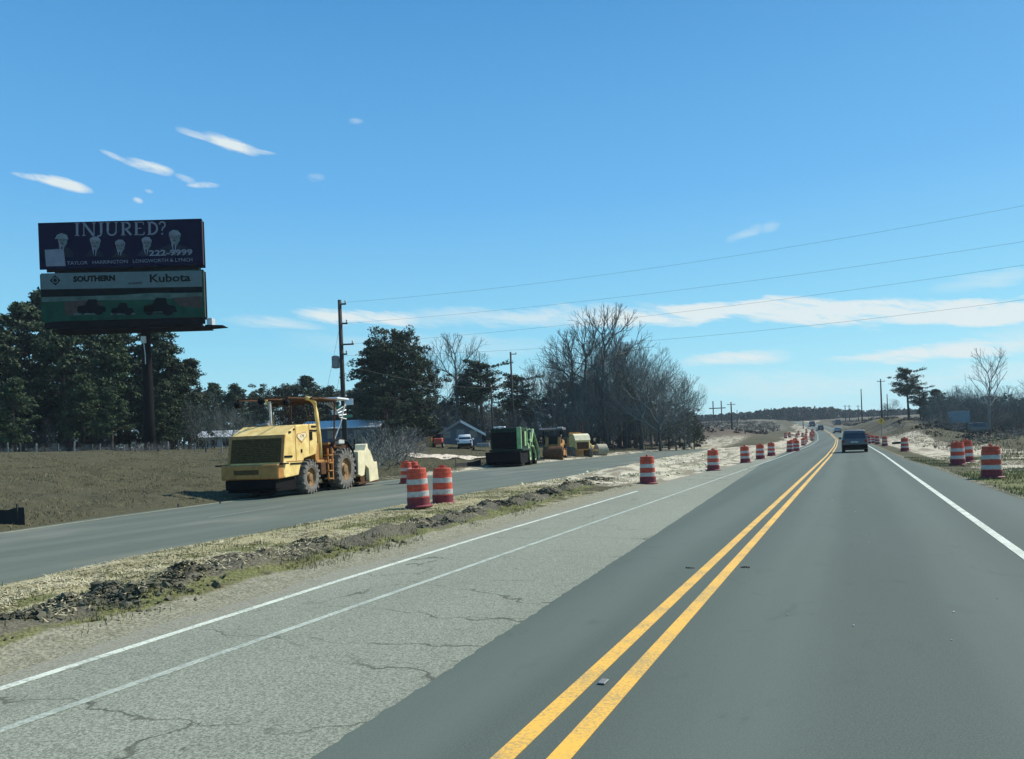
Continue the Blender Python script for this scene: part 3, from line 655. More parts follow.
    F_ = np.concatenate([o + np.array([[0, 1, 4, 3]]), o + np.array([[1, 2, 5, 4]]), o + np.array([[2, 0, 3, 5]])], 0)
    print('bare', seed, n)
    return mb, (Vv, F_)
def tree_proto(name, kind, trunkmat, crownmat, crown_name, fn, *a, **k):
    mb, (Vv, F_) = fn(*a, **k); root = bpy.data.objects.new(name, None)
    h = max(Vv[:, 2].max(), .1)
    return dict(name=name, trunk=mb.mesh('trunk', trunkmat, True), crown=npmesh(crown_name, Vv, F_, crownmat), cname=crown_name, h=h, cat=kind)
def put_tree(p, x, y, h, label, group=None, rz=None, wide=1.0, dz=-.1, cat='tree'):
    z = tz(x, y) + dz; t = thing(p['name'], label, p['cat'], (x, y, z), rnd.uniform(0, 6.28) if rz is None else rz, group)
    s = h / p['h']; t.scale = (s * wide, s * wide, s)
    link('trunk', p['trunk'], t); link(p['cname'], p['crown'], t); return t
PINE = [tree_proto('pine_tree', 'pine tree', M['bark'], M['pine'], 'crown', pine_protos, 15, 11 + i, (.22, .27, .24)[i], (.20, .26, .14)[i], 52, .28) for i in range(3)]
TALLPINE = tree_proto('pine_tree', 'pine tree', M['bark'], M['pine'], 'crown', pine_protos, 13, 31, .19, .48, 46, .24, True)
EVER = [tree_proto('evergreen_tree', 'tree', M['bark'], M['oak'], 'crown', ever_protos, 12, 41 + i, (.30, .36)[i]) for i in range(2)]
BARE = [tree_proto('bare_tree', 'bare tree', M['greybark'], M['twig'], 'branches', bare_protos, 15, 51 + i, (.62, .74, .52, .84)[i], (.46, .36, .54, .32)[i]) for i in range(4)]
OPEN = tree_proto('bare_tree', 'bare tree', M['greybark'], M['twig'], 'branches', bare_protos, 15, 95, .78, .60, 7, 6, 1, 1.2, .45)
VASE = tree_proto('bare_tree', 'bare tree', M['paletwig'], M['paletwig'], 'branches', bare_protos, 14, 68, .48, .42, 7, 8, 1, 1.0, .5)
THICK = [tree_proto('young_bare_tree', 'bare tree', M['greybark'], M['twig'], 'branches', bare_protos, 9, 71 + i, .70, .22, 6, 6, 3, .5) for i in range(3)]
SHRUB = [tree_proto('leafless_shrub', 'shrub', M['greybark'], M['paletwig' if i else 'twig'], 'branches', bare_protos, 2.4, 81 + i, 1.1, .12, 5, 5, 4, .8, .6) for i in range(2)]
BIG = tree_proto('evergreen_tree', 'tree', M['bark'], M['biggreen'], 'crown', ever_protos, 16, 47, .36, 80, .26, .08, 115)
def repaint(p, m_):
    q = dict(p); q['crown'] = p['crown'].copy(); q['crown'].materials.clear(); q['crown'].materials.append(m_); return q
M['greytwig'] = mat('grey_twig_bark', (.135, .16, .148), .95, 0, .25, 1, rnd_obj=.2)
SPREAD = tree_proto('bare_tree', 'bare tree', M['greybark'], M['greytwig'], 'branches', bare_protos, 12, 104, .98, .30, 7, 8, 1, 1.1, .55, .4)
GREY = [repaint(b_, M['greytwig']) for b_ in (BARE[1], BARE[3], OPEN)]
print('tree tris', sum(len(p['crown'].polygons) for p in PINE + [TALLPINE, BIG, OPEN] + EVER + BARE + [VASE] + THICK + SHRUB))

def spot(px, table):
    for lim, txt in table:
        if px < lim: return txt
    return table[-1][1]
GROVE = [(445, 'left of the slate house'), (478, 'behind the slate house'), (500, 'right of the slate house'), (543, 'behind the green machine'), (566, 'behind the canopied roller'), (596, 'behind the last yellow machines'), (640, 'right of the last machine'), (668, 'left of the olive bush'), (999, 'at the right tip')]
RIGHTW = [(948, 'left of the blue board'), (975, 'behind the blue board'), (1005, 'behind the tall pale bare tree'), (9999, 'at the right picture edge')]
def tree_px(p, px, top, depth, label, group=None, **k):
    x, y, z = on(px, depth); zt = at(px, top, depth).z; return put_tree(p, x, y, max(1, zt - z), label, group, **k)
# pines behind the billboard
G = 'dark pines standing behind the billboard'
for i, (px, top, d, lab) in enumerate([(-30, 312, 84, 'dense dark pine beyond the left end of the billboard, furthest left'), (2, 330, 80, 'dark pine at the left edge of the wood with a low rounded top'), (22, 300, 86, 'tall dark pine rising just left of the billboard'),
        (44, 284, 92, 'tallest dark pine, its top beside the lower billboard face'), (68, 310, 82, 'dark pine below the left half of the lower billboard face'), (92, 320, 88, 'dark pine below the middle of the lower billboard face'), (114, 330, 80, 'dark pine close left of the billboard pole'), (128, 318, 92, 'taller dark pine right behind the billboard pole'), (158, 320, 90, 'dark pine close right of the billboard pole under the catwalk'), (172, 340, 82, 'dark pine right of the billboard pole'), (190, 356, 86, 'lower dark pine at the right end of the wood behind the billboard'), (15, 375, 72, 'low dark pine standing forward at the left picture edge'), (85, 370, 76, 'low dark pine standing forward between picture edge and billboard pole'), (112, 385, 74, 'lowest dark pine standing forward just left of the billboard pole'), (165, 380, 78, 'low dark pine standing forward right of the billboard pole')]):
    tree_px(PINE[i % 3], px, top, d, lab or 'dense dark pine in the wood directly behind the billboard', G, wide=1.15)
for i, px in enumerate(range(-40, 215, 17)):
    tree_px(EVER[i % 2], px + rnd.uniform(-4, 4), rnd.uniform(375, 400), rnd.uniform(84, 96), 'low dark evergreen at the foot of the wood ' + spot(px, [(40, 'left of the billboard'), (95, 'below the left half of the billboard'), (135, 'just left of the billboard pole'), (175, 'right of the billboard pole'), (999, 'at the right end of the wood')]), 'evergreens at the foot of the left wood')
for i, (px, top) in enumerate([(205, 388), (213, 400), (196, 400), (60, 410), (100, 415), (30, 418), (228, 402), (248, 408)]):
    tree_px(THICK[i % 3], px, top, 80, 'brownish young bare tree at the edge of the left wood', 'young bare trees along the left field edge')
G = 'far pines beyond the field between billboard and utility pole'
for i, (px, top, d, lab, kd) in enumerate([(218, 381, 128, 'first small pine right of the billboard wood', 1), (238, 382, 126, 'second small pine right of the billboard wood, open crowned', 0), (256, 392, 132, 'low pine above the yellow machine hood', 2), (272, 381, 122, 'broad evergreen clump above the yellow machine', 'e'), (289, 381, 124, 'broad rounded evergreen above the canopy of the yellow machine', 'e'), (311, 374, 126, 'small round topped pine just left of the tall utility pole', 1), (329, 384, 128, 'small pine left of the utility pole, lower than its neighbour', 0), (348, 387, 125, 'evergreen directly right of the tall utility pole', 'e'), (362, 380, 128, 'pine between the utility pole and the big dark tree', 1)]):
    tree_px(EVER[i % 2] if kd == 'e' else PINE[kd], px, top, d, lab, G, wide=1.3)
tree_px(BARE[1], 233, 408, 92, 'small wide bare tree in front of the pale house on the left', None, wide=1.4)
# big dark tree and neighbours
tree_px(BIG, 397, 324, 100, 'large dark evergreen with pointed top left of the grey house', None, wide=1.0)
tree_px(PINE[2], 378, 345, 103, 'dark evergreen forming the left shoulder of the large tree', None, wide=1.4)
tree_px(EVER[0], 418, 358, 104, 'dark evergreen forming the right shoulder of the large tree', None, wide=1.2)
tree_px(EVER[1], 388, 392, 94, 'low evergreen under the large dark tree', None, wide=1.3)
tree_px(OPEN, 456, 330, 112, 'tall bare tree behind the grey gabled house', None)
tree_px(BARE[3], 436, 345, 116, 'bare tree with spreading top beside the large dark evergreen', None)
tree_px(BARE[2], 478, 348, 118, 'bare tree right of the one behind the grey house', None)
tree_px(TALLPINE, 484, 358, 112, 'open crowned pine beside the thin utility pole', None, wide=1.5)
tree_px(TALLPINE, 520, 372, 116, 'low spreading pine behind the green machine', None, wide=1.5)
tree_px(PINE[0], 468, 372, 120, 'dark pine among bare branches above the grey house', None, wide=1.3)
G = 'tall bare trees of the central grove'
for px, top, d, k, w, lab in [(553, 350, 112, 5, 1.2, 'bare tree on the left flank of the central grove'), (572, 326, 112, 4, .95, 'tall bare tree left of the tallest one in the central grove'), (588, 318, 110, 4, .9, 'tall narrow bare tree beside the tallest in the central grove'), (608, 303, 108, 4, 1.0, 'tallest bare tree of the central grove'), (626, 330, 112, 6, 1.1, 'bare tree just right of the tallest in the central grove'), (641, 338, 108, 5, 1.1, 'bare tree with pale twigs right of centre in the grove'), (660, 352, 105, 8, .85, 'wide spreading bare tree at the right end of the grove'), (684, 370, 108, 5, .9, 'lowest bare tree at the right tip of the grove'), (538, 362, 114, 2, 1, 'bare tree behind the green machine canopy'), (598, 335, 114, 3, .8, 'bare tree half hidden behind the tallest of the grove'), (618, 330, 116, 1, .8, 'slim bare tree leaning out of the middle of the grove')]:
    tree_px((BARE + [OPEN] + GREY + [SPREAD])[k], px, top, d, lab, G, wide=w)
for i in range(34):
    px = 432 + (i * 7.9) % 262 + rnd.uniform(-3, 3); tp = np.interp(px, [430, 480, 520, 560, 600, 650, 700], [392, 395, 398, 378, 370, 384, 404]) + rnd.uniform(-6, 26)
    tree_px(THICK[i % 3], px, tp, rnd.uniform(100, 118), 'young bare tree in the thicket ' + spot(px, GROVE), 'thicket of young bare trees around the central grove', wide=rnd.uniform(.8, 1.2))
G2 = 'middle sized bare trees filling the central grove'
for i in range(13):
    px = 555 + i * 10.5 + rnd.uniform(-3, 3); tp = np.interp(px, [545, 575, 610, 650, 690], [362, 342, 330, 350, 376]) + rnd.uniform(0, 22)
    tree_px((BARE + GREY)[i % 6], px, tp, rnd.uniform(112, 121), 'middle sized bare tree in the back of the grove ' + spot(px, GROVE), G2, wide=rnd.uniform(.9, 1.1))
for i in range(17):
    px = 430 + i * 16.2; tp = np.interp(px, [430, 500, 560, 600, 650, 700], [398, 405, 385, 375, 392, 414]) + rnd.uniform(-6, 8)
    tree_px(EVER[i % 2], px, tp, rnd.uniform(120, 128), 'dark evergreen deep among bare trees ' + spot(px, GROVE), 'dark evergreens inside the central grove', wide=1.2)
tree_px(EVER[0], 694, 424, 110, 'low green bush at the right foot of the central grove', None, wide=1.5)
tree_px(EVER[1], 676, 418, 112, 'olive evergreen bush under the last bare tree of the grove', None, wide=1.3)
# brush
for i, (px, d, hh, lab) in enumerate([(384, 50, 2.6, 'brown leafless bush right of the yellow machine blade'), (393, 54, 3.0, 'grey leafless bush between the yellow machine and the drums'), (372, 56, 2.6, 'leafless bush behind the front blade of the yellow machine'), (403, 60, 2.2, 'low twiggy bush left of the pale driveway'), (380, 62, 3.2, None), (396, 66, 2.8, None), (364, 60, 2.6, None), (410, 70, 2.0, None), (388, 72, 3.4, None)]):
    x, y, z = on(px, d); put_tree(SHRUB[i % 2], x, y, hh, lab or 'twiggy leafless bush in the brush beside the driveway', 'leafless bushes beside the driveway', wide=1.5)
for i in range(26):
    px = rnd.uniform(2, 225); x, y, z = on(px, rnd.uniform(60, 72)); put_tree(SHRUB[i % 2], x, y, rnd.uniform(.5, 1.0), 'small dry weed clump along the field fence ' + spot(px, [(60, 'at the left picture edge'), (135, 'left of the billboard pole'), (180, 'right of the billboard pole'), (999, 'near the pale low building')]), 'weed clumps along the field fence', wide=1.6)
# right hand trees
tree_px(TALLPINE, 910, 366, 150, 'tall flat topped pine standing apart on the right of the road', None, wide=1.25)
tree_px(TALLPINE, 922, 384, 152, 'second flat topped pine just right of the tall one, lower', None, wide=1.3)
tree_px(VASE, 991, 345, 118, 'tall pale bare tree with upswept branches near the right edge', None, wide=1.0)
tree_px(PINE[2], 938, 388, 154, 'dark evergreen beside the flat topped pines', None, wide=1.4)
tree_px(PINE[0], 926, 398, 150, 'short dark evergreen at the foot of the flat topped pines', None, wide=1.3)
for px, top, d, k, lab in [(958, 384, 158, 1, 'bare tree behind the blue board'), (973, 384, 160, 3, 'bare tree right of the blue board'), (1008, 384, 150, 0, 'bare tree behind the tall pale one'), (1030, 376, 140, 1, 'bare tree at the right edge of the picture'), (945, 392, 156, 2, 'bare tree between the pines and the blue board'), (893, 398, 170, 3, 'small pale bare tree left of the flat topped pines'), (886, 402, 176, 1, 'tiny bare tree beside the road poles')]:
    tree_px(BARE[k], px, top, d, lab, 'bare trees along the right wood', wide=1.1)
for i in range(60):
    px = 930 + (i * 7.3) % 165 + rnd.uniform(-3, 3); tree_px(THICK[i % 3], px, rnd.uniform(386, 404), rnd.uniform(128, 155), 'young bare tree in the right hand wood ' + spot(px, RIGHTW), 'young bare trees in the right hand wood', wide=1.1)
for i in range(16):
    px = 932 + i * 10; tree_px(EVER[i % 2], px, rnd.uniform(392, 406), rnd.uniform(152, 164), 'dull evergreen inside the right hand wood ' + spot(px, RIGHTW), 'evergreens inside the right hand wood', wide=1.3)
for i, (px, d, hh) in enumerate([(985, 84, .9), (978, 86, .8), (1000, 82, .7), (930, 120, 2.0), (944, 118, 2.2), (1010, 90, 1.6), (1020, 100, 2.0), (952, 116, 1.8), (965, 112, 1.7), (900, 125, 1.2), (1035, 84, 1.8)]):
    x, y, z = on(px, d); put_tree(SHRUB[i % 2], x, y, hh, 'low brown bush on the right hand field', 'low bushes on the right hand field', wide=1.8)
# far wood as one mass
def far_wood(name, spec, label, m):
    cs = []; rs = []
    for px, top, d in spec:
        x, y, z = on(px, d); zt = at(px, top, d).z; h = max(3, zt - z); k = int(5 + h / 1.6); w = h * .16 + .8
        for i in range(k):
            f = (i + .5) / k; cs.append((x + nrg.normal(0, w * .4), y + nrg.normal(0, w * .4), z + h * f)); rs.append(w * (1.25 - .8 * f))
    Vv, F_ = leafball(cs, rs, 26, 1.1 * spec[0][2] / 480, .9); return tag(structure(link(name, npmesh(name, Vv, F_, m)), 'stuff'), label, 'wood')
spec = []
for i in range(760):
    px = rnd.uniform(640, 1010); top = np.interp(px, [640, 690, 720, 750, 775, 800, 830, 845, 870, 900, 1010], [418, 416.5, 414.5, 412.5, 409.5, 407.5, 407.5, 410, 411, 409.5, 408]) + rnd.uniform(-.5, 4); spec.append((px, top, rnd.uniform(470, 540)))
far_wood('distant_wood', spec, 'dark pine wood on the far hill across the road', M['farleaf'])
spec = [(rnd.uniform(-80, 660), rnd.uniform(402, 412), rnd.uniform(190, 220)) for i in range(380)]
far_wood('distant_wood', spec, 'dark wood closing the view behind the left fields', M['farleaf'])

cs = []; rs = []
for i in range(5200):
    y = rnd.uniform(105, 430); side = rnd.random() < .55
    x = float(cen(y)) + (rnd.uniform(-120, -16) if side else rnd.uniform(9, 90))
    if side and x > -24 - .02 * y and y < 150: continue
    w = rnd.uniform(.25, .8) * (1 + (y - 105) / 400); z = tz(x, y)
    for k in range(2): cs.append((x + rnd.uniform(-w, w), y, z + w * .35)); rs.append(w)
Vv, F_ = leafball(cs, rs, 12, .34, .6); tag(structure(link('roadside_scrub', npmesh('roadside_scrub', Vv, F_, M['brownleaf'])), 'stuff'), 'low brown scrub covering the banks and fields beyond the works', 'scrub')
# ------------------------------------------------------------------ billboard
BD = 66.0; BS = BD / FPX
def unroll(px, py):
    dx, dy = px - PX, py - PY; return dx * math.cos(ROLL) - dy * math.sin(ROLL), dx * math.sin(ROLL) + dy * math.cos(ROLL)
UC = unroll(147, 445)[0]
def bp(px, py): u, v = unroll(px, py); return (u - UC) * BS, CAMH - v * BS
bx, by, bz = on(512 + UC, BD)
bx, by = FW[0] * BD + RT[0] * UC * BS, FW[1] * BD + RT[1] * UC * BS; bz = tz(bx, by)
BB = thing('billboard', 'tall two tier billboard on a dark steel pole above the field on the left', 'billboard', (bx, by, 0), PSI + math.radians(2.0))
m = MB(); m.lathe([(.48, bz - .4), (.45, bz + 3), (.36, 11.6), (.36, 17.5)], 20, 'z', Matrix.Translation((0, .62, 0))); m.build('pole', M['black'], BB, smooth=True)
xL = bp(40, 223)[0] + .05; xR = bp(201, 219)[0]
zt1, zb1, zt2, zb2 = 22.15, 18.15, 17.75, 13.62
def board(z0, z1, mtl, pname):
    m = MB(); m.box(xL, xR, -.12, .0, z0, z1, .02); f = m.build(pname, mtl, BB)
    m = MB(); m.box(xL + .1, xR - .12, .75, .85, z0 - .05, z1, .02); m.build('rear_face', M['black'], BB)
    m = MB()
    for x in np.linspace(xL + .4, xR - .3, 6): m.box(x - .07, x + .07, .03, .83, z0 + .2, z0 + .34); m.box(x - .07, x + .07, .03, .83, z1 - .4, z1 - .26); m.tube([(x, .08, z0 + .3), (x, .8, z1 - .3)], .04, 5)
    m.box(xR - .10, xR - .02, .03, .22, z0 + .05, z1 - .05); m.build('face_framing', M['boardedge'], BB)
    return f
upper = board(zb1, zt1, M['navy'], 'upper_face'); lower = board(zb2, zt2, M['printgreen'], 'lower_face')
m = MB()
for x in (-1.2, 1.0): m.box(x - .12, x + .12, .2, .8, 12.9, 21.6)
m.box(xL + 1, xR - .5, .35, .75, 12.95, 13.35); m.box(xL + 1, xR - .5, .35, .75, 17.78, 18.12); m.build('frame', M['black'], BB)
m = MB(); m.box(xL + 1.2, xR + .1, -.9, 1.6, 12.72, 12.80); m.prism([(xR + .1, 12.72), (xR + 1.6, 12.80), (xR + 1.6, 12.84), (xR + .1, 12.92)], -.5, .9, 'y')
for x in np.arange(xL + 1.4, xR, 1.3): m.tube([(x, -.85, 12.8), (x, -.85, 13.55)], .025, 4)
m.tube([(xL + 1.3, -.85, 13.5), (xR, -.85, 13.5)], .025, 4); m.build('catwalk', M['black'], BB)
m = MB(); m.box(xL + .2, xR - .1, .01, .2, 13.1, 13.60); m.build('apron', M['black'], BB)
m = MB(); m.box(xR + .05, xR + .5, .1, .9, 12.95, 13.6, .02); m.build('junction_box', M['lt_steel'], BB)
m = MB(); m.box(-.2, .2, .0, .22, 11.6, 12.2, .03); m.tube([(0, .1, 11.7), (.1, .1, 10.6), (.05, .2, 9.8)], .04, 6); m.build('pole_cabinet', M['lt_steel'], BB)
def flat(mb, pts, y=-.128, t=.006):
    mb.prism([bp(*p) for p in pts], y - t, y, 'y')
def ell(cx, cy, a, b, n=18, rot=0): return [(cx + a * math.cos(t), cy + b * math.sin(t)) for t in [2 * math.pi * i / n for i in range(n)]]
# serif lettering INJURED?
def ribbon(mb, pts, w0, w1=None):
    n = len(pts); w1 = w1 or w0
    for i in range(n - 1):
        (x0, y0), (x1, y1) = pts[i], pts[i + 1]; d = math.hypot(x1 - x0, y1 - y0) or 1; nx_, ny_ = -(y1 - y0) / d / 2, (x1 - x0) / d / 2
        flat(mb, [(x0 + nx_ * w0, y0 + ny_ * w0), (x1 + nx_ * w0, y1 + ny_ * w0), (x1 - nx_ * w0, y1 - ny_ * w0), (x0 - nx_ * w0, y0 - ny_ * w0)])
def arc(cx, cy, a, b, t0, t1, n=8): return [(cx + a * math.cos(math.radians(t0 + (t1 - t0) * i / n)), cy + b * math.sin(math.radians(t0 + (t1 - t0) * i / n))) for i in range(n + 1)]
m = MB(); x = 76.5; TK, TN, SF = 2.3, 1.0, .8
def sy(px): return 223.8 - (px - 76) * .024          # top of letters follows the board
def stem(x, w, y0=0, y1=13.2, s0=True, s1=True):
    t = sy(x); ribbon(m, [(x, t + y0), (x + (y1 - y0) * .012, t + y1)], w)
    if s0: ribbon(m, [(x - w / 2 - 1.1, t + y0 + .4), (x + w / 2 + 1.1, t + y0 + .4)], SF)
    if s1: ribbon(m, [(x - w / 2 - 1.0, t + y1 - .4), (x + w / 2 + 1.2, t + y1 - .4)], SF)
stem(79, TK); m.build('letter', M['printgrey'], upper); m = MB()
stem(85.5, TN); ribbon(m, [(85.5, sy(85) + .3), (95, sy(95) + 13)], TK); stem(95.5, TN, s1=False); m.build('letter', M['printgrey'], upper); m = MB()
stem(102.5, TK, 0, 10.5, True, False); ribbon(m, arc(100.2, sy(100) + 10.5, 2.6, 3.2, 0, 120), 1.5); m.build('letter', M['printgrey'], upper); m = MB()
stem(109, TK, 0, 9, True, False); ribbon(m, arc(113, sy(113) + 9, 4.2, 3.9, 180, 0), 1.6); stem(117.2, TN, 0, 9, True, False); m.build('letter', M['printgrey'], upper); m = MB()
stem(124, TK); ribbon(m, [(124, sy(124) + .4), (127, sy(126) + .4)], SF); ribbon(m, arc(127, sy(127) + 3.6, 3.6, 3.2, -90, 90), 1.8); ribbon(m, [(124, sy(124) + 6.8), (127, sy(126) + 6.8)], SF); ribbon(m, [(126.5, sy(126) + 6.8), (132, sy(131) + 13)], 2.0); m.build('letter', M['printgrey'], upper); m = MB()
stem(137, TK); ribbon(m, [(137, sy(137) + .4), (144, sy(143) + .4), (144, sy(143) + 3)], SF * 1.1); ribbon(m, [(137, sy(137) + 6.4), (142, sy(142) + 6.4)], SF * 1.1); ribbon(m, [(137, sy(137) + 12.8), (144.5, sy(144) + 12.8), (144.8, sy(144) + 10)], SF * 1.1); m.build('letter', M['printgrey'], upper); m = MB()
stem(150, TK); ribbon(m, [(150, sy(150) + .4), (152, sy(152) + .4)], SF); ribbon(m, arc(151.5, sy(151) + 6.6, 6.0, 6.0, -90, 90, 10), 1.9); ribbon(m, [(150, sy(150) + 12.7), (152, sy(152) + 12.7)], SF); m.build('letter', M['printgrey'], upper); m = MB()
ribbon(m, arc(162.5, sy(162) + 3.2, 2.9, 2.9, -175, 60), 1.5); ribbon(m, [(163.9, sy(163) + 5.6), (162.4, sy(162) + 7.4), (162.4, sy(162) + 9.3)], 1.3); flat(m, ell(162.5, sy(162) + 12.2, 1.1, 1.0, 8)); m.build('question_mark', M['printgrey'], upper)

# five plain printed busts
for cx, cy, r_, sw, hat in [(64, 241, 5.6, 11, 1), (96, 243.5, 5.6, 9, 0), (120.5, 246, 5.2, 8, 2), (146.5, 243, 5.2, 9, 0), (174, 237, 6.2, 17, 2)]:
    m = MB(); b = 258 - (cx - 60) * .02
    flat(m, [(cx - 2, cy + r_ * .6), (cx + 2, cy + r_ * .6), (cx + 2.4, cy + r_ + 1), (cx + sw * .7, cy + r_ + 3), (cx + sw, cy + r_ + 7), (cx + sw, b), (cx - sw * .9, b), (cx - sw * .9, cy + r_ + 7), (cx - sw * .6, cy + r_ + 3.4), (cx - 2.4, cy + r_ + 1)], -.124, .003)
    p = m.build('printed_suit', M['suit'], upper)
    m = MB(); flat(m, [(cx - 2.8, cy + r_ * .8), (cx + 2.8, cy + r_ * .8), (cx + 1.2, b - .5), (cx - .4, b - .5)], -.128, .003); m.build('printed_shirt', M['printgrey'], p)
    m = MB(); flat(m, [(cx - .6, cy + r_ + 1.2), (cx + .9, cy + r_ + 1.2), (cx + .8, b - .5), (cx - .3, b - .5)], -.132, .003); m.build('printed_tie', M['navy'], p)
    m = MB(); flat(m, ell(cx + .4, cy + .6, r_ * .70, r_ * .98), -.133, .003); hd = m.build('printed_face', M['face'], upper)
    m = MB(); flat(m, [(cx + .9, cy - r_ * .2), (cx + r_ * .95, cy - r_ * .1), (cx + r_ * .95, cy + r_ * .6), (cx + r_ * .5, cy + r_ * 1.3), (cx + 1.2, cy + r_ * 1.3)], -.137, .002); m.build('printed_cheek', M['printteal'], hd)
    m = MB(); flat(m, [(cx - r_ * .75, cy + .2), (cx - r_ * .8, cy - r_ * .7), (cx - r_ * .2, cy - r_ * 1.12), (cx + r_ * .6, cy - r_ * 1.08), (cx + r_ * 1.1, cy - r_ * .5), (cx + r_ * 1.05, cy + .4), (cx + r_ * .8, cy - r_ * .35), (cx - r_ * .35, cy - r_ * .5)] if not hat == 1 else [(cx - r_ * 1.2, cy - .6), (cx - r_ * .8, cy - r_ * .9), (cx, cy - r_ * 1.2), (cx + r_ * .9, cy - r_ * .9), (cx + r_ * 1.2, cy - .4), (cx + r_ * .4, cy - 1.6)], -.141, .003); m.build('printed_hair', M['hair' if hat != 0 else 'printgrey'], hd)
    m = MB()
    for ex in (-1.6, 1.9): flat(m, ell(cx + ex + .4, cy + .1, 1.0, .55, 6), -.145, .003)
    flat(m, [(cx + .1, cy + .5), (cx + 1.1, cy + 2.2), (cx - .1, cy + 2.2)], -.145, .003); flat(m, [(cx - 1.2, cy + 3.2), (cx + 2.2, cy + 3.2), (cx + 1.6, cy + 4.0), (cx - .4, cy + 4.0)], -.145, .003); m.build('printed_features', M['suit'], hd)
m = MB(); flat(m, [(47.5, 251), (66, 250), (68, 267), (49, 267.5)], -.143, .004); m.build('printed_panel', M['printgrey'], upper)
def btext(body, px, py, hpx, m_, par, name, wpx, bold=0):
    lx, z = bp(px, py); o = text_mesh(body, hpx * BS * 1.38, m_, name, par, (lx, -.150, z), (math.pi / 2, 0, 0), 1, .003, bold)
    vs = [v.co.x for v in o.data.vertices]; w = max(vs) - min(vs); o.scale[0] = wpx * BS / w; return o
btext('222-9999', 171, 253, 5.6, M['printgrey'], upper, 'phone_number', 43, .02)
btext('TAYLOR   HARRINGTON   LONGWORTH & LYNCH', 131, 262, 3.6, M['printgrey'], upper, 'firm_name', 123)
# lower face picture
m = MB(); flat(m, [(43.8, 274.5), (201.6, 270.5), (201.9, 286.5), (44.3, 290.5)]); m.build('print_header_band', M['printteal'], lower)
m = MB(); flat(m, [(44.3, 290.5), (201.9, 286.5), (202, 292.5), (150, 293.2), (120, 295.5), (80, 297), (44.5, 298)]); m.build('printed_treeline', M['printdark'], lower)
m = MB(); flat(m, [(44.5, 298), (80, 297), (120, 295.5), (150, 293.2), (202, 292.5), (202.1, 297), (150, 300), (90, 301), (44.7, 303)], -.128, .004); m.build('printed_far_field', M['printfield'], lower)
m = MB(); flat(m, [(66, 303), (84, 301), (104, 303), (98, 315), (68, 316)], -.134, .004); m.build('printed_bare_soil', M['printbrown'], lower); m = MB(); flat(m, [(172, 298), (201, 296), (201.5, 308), (180, 306)], -.134, .004); m.build('printed_bare_soil', M['printbrown'], lower)
m = MB()
for cx, cy, s in ((93, 307, 1.0), (123.5, 309, .8), (160, 306, 1.15)):
    flat(m, [(cx - 14 * s, cy + 5 * s), (cx - 13 * s, cy), (cx - 6 * s, cy - 1.5 * s), (cx - 3 * s, cy - 7 * s), (cx + 5 * s, cy - 7 * s), (cx + 7 * s, cy - 1 * s), (cx + 13 * s, cy), (cx + 15 * s, cy + 5 * s), (cx, cy + 7 * s)], -.140, .004)
    flat(m, ell(cx - 9 * s, cy + 4.5 * s, 4 * s, 4 * s, 10), -.140, .004) ; flat(m, ell(cx + 7 * s, cy + 4 * s, 5 * s, 4.6 * s, 10), -.144, .004)
m.build('printed_tractors', M['printdark'], lower)
m = MB(); flat(m, [(76, 314), (102, 313.3), (101, 315.3), (76, 316)], -.140, .004); flat(m, [(112, 313.4), (136, 313), (136, 314.8), (112, 315.4)], -.140, .004); flat(m, [(146, 312), (170, 311), (170, 313), (146, 314)], -.140, .004); m.build('printed_pale_ground', M['printfield'], lower)
m = MB(); flat(m, [(57.5, 276.2), (63, 281.2), (58, 286.4), (52.4, 281.6)], -.134, .004); m.build('diamond_emblem', M['printdark'], lower)
m = MB(); ribbon(m, arc(57.7, 281.2, 2.4, 2.4, 0, 360, 10), .9); o = m.build('emblem_ring', M['printteal'], lower); o.location.y = -.012
btext('SOUTHERN', 96, 279.5, 5.4, M['printdark'], lower, 'dealer_lettering', 41, .035)
btext('Kubota', 170, 278.4, 8.0, M['printdark'], lower, 'maker_lettering', 40, .02)
btext('equipment', 136, 283.2, 2.6, M['printdark'], lower, 'small_lettering', 14)

# ------------------------------------------------------------------ traffic drums
def make_drum():
    t = thing('traffic_drum', 'x', 'traffic drum')
    prof = [(.285, .05), (.285, .20)]
    m = MB(); m.lathe([(.262, .05), (.262, .245), (.250, .25), (.250, .40), (.247, .405), (.247, .55), (.240, .555), (.240, .70), (.235, .705), (.235, .84), (.222, .845), (.222, .93), (.215, .95), (.10, .955)], 28); m.build('body', M['orange'], t, smooth=False)
    for z0, z1, r_ in ((.262, .392, .2535), (.563, .693, .2435)):
        m = MB(); m.lathe([(r_ - .002, z0), (r_, z0 + .004), (r_, z1 - .004), (r_ - .002, z1)], 28); m.build('white_band', M['drumwhite'], t)
    m = MB(); m.lathe([(.2645, .052), (.2645, .235)], 28); m.build('dark_band', M['maroon'], t)
    m = MB(); m.lathe([(.325, .0), (.325, .03), (.30, .05), (.27, .055)], 24); m.build('rubber_base', M['maroon'], t)
    m = MB(); m.tube([(-.10, 0, .94), (-.09, 0, .99), (-.05, 0, 1.01), (.05, 0, 1.01), (.09, 0, .99), (.10, 0, .94)], .018, 7); m.box(-.05, .05, -.012, .012, .95, 1.0); m.build('handle', M['orange'], t)
    return t
drum0 = make_drum(); first = True
LG = 'orange and white drums along the left edge of the road'; RG = 'orange and white drums along the right verge'; FG = 'distant drums bunched along the left road edge'
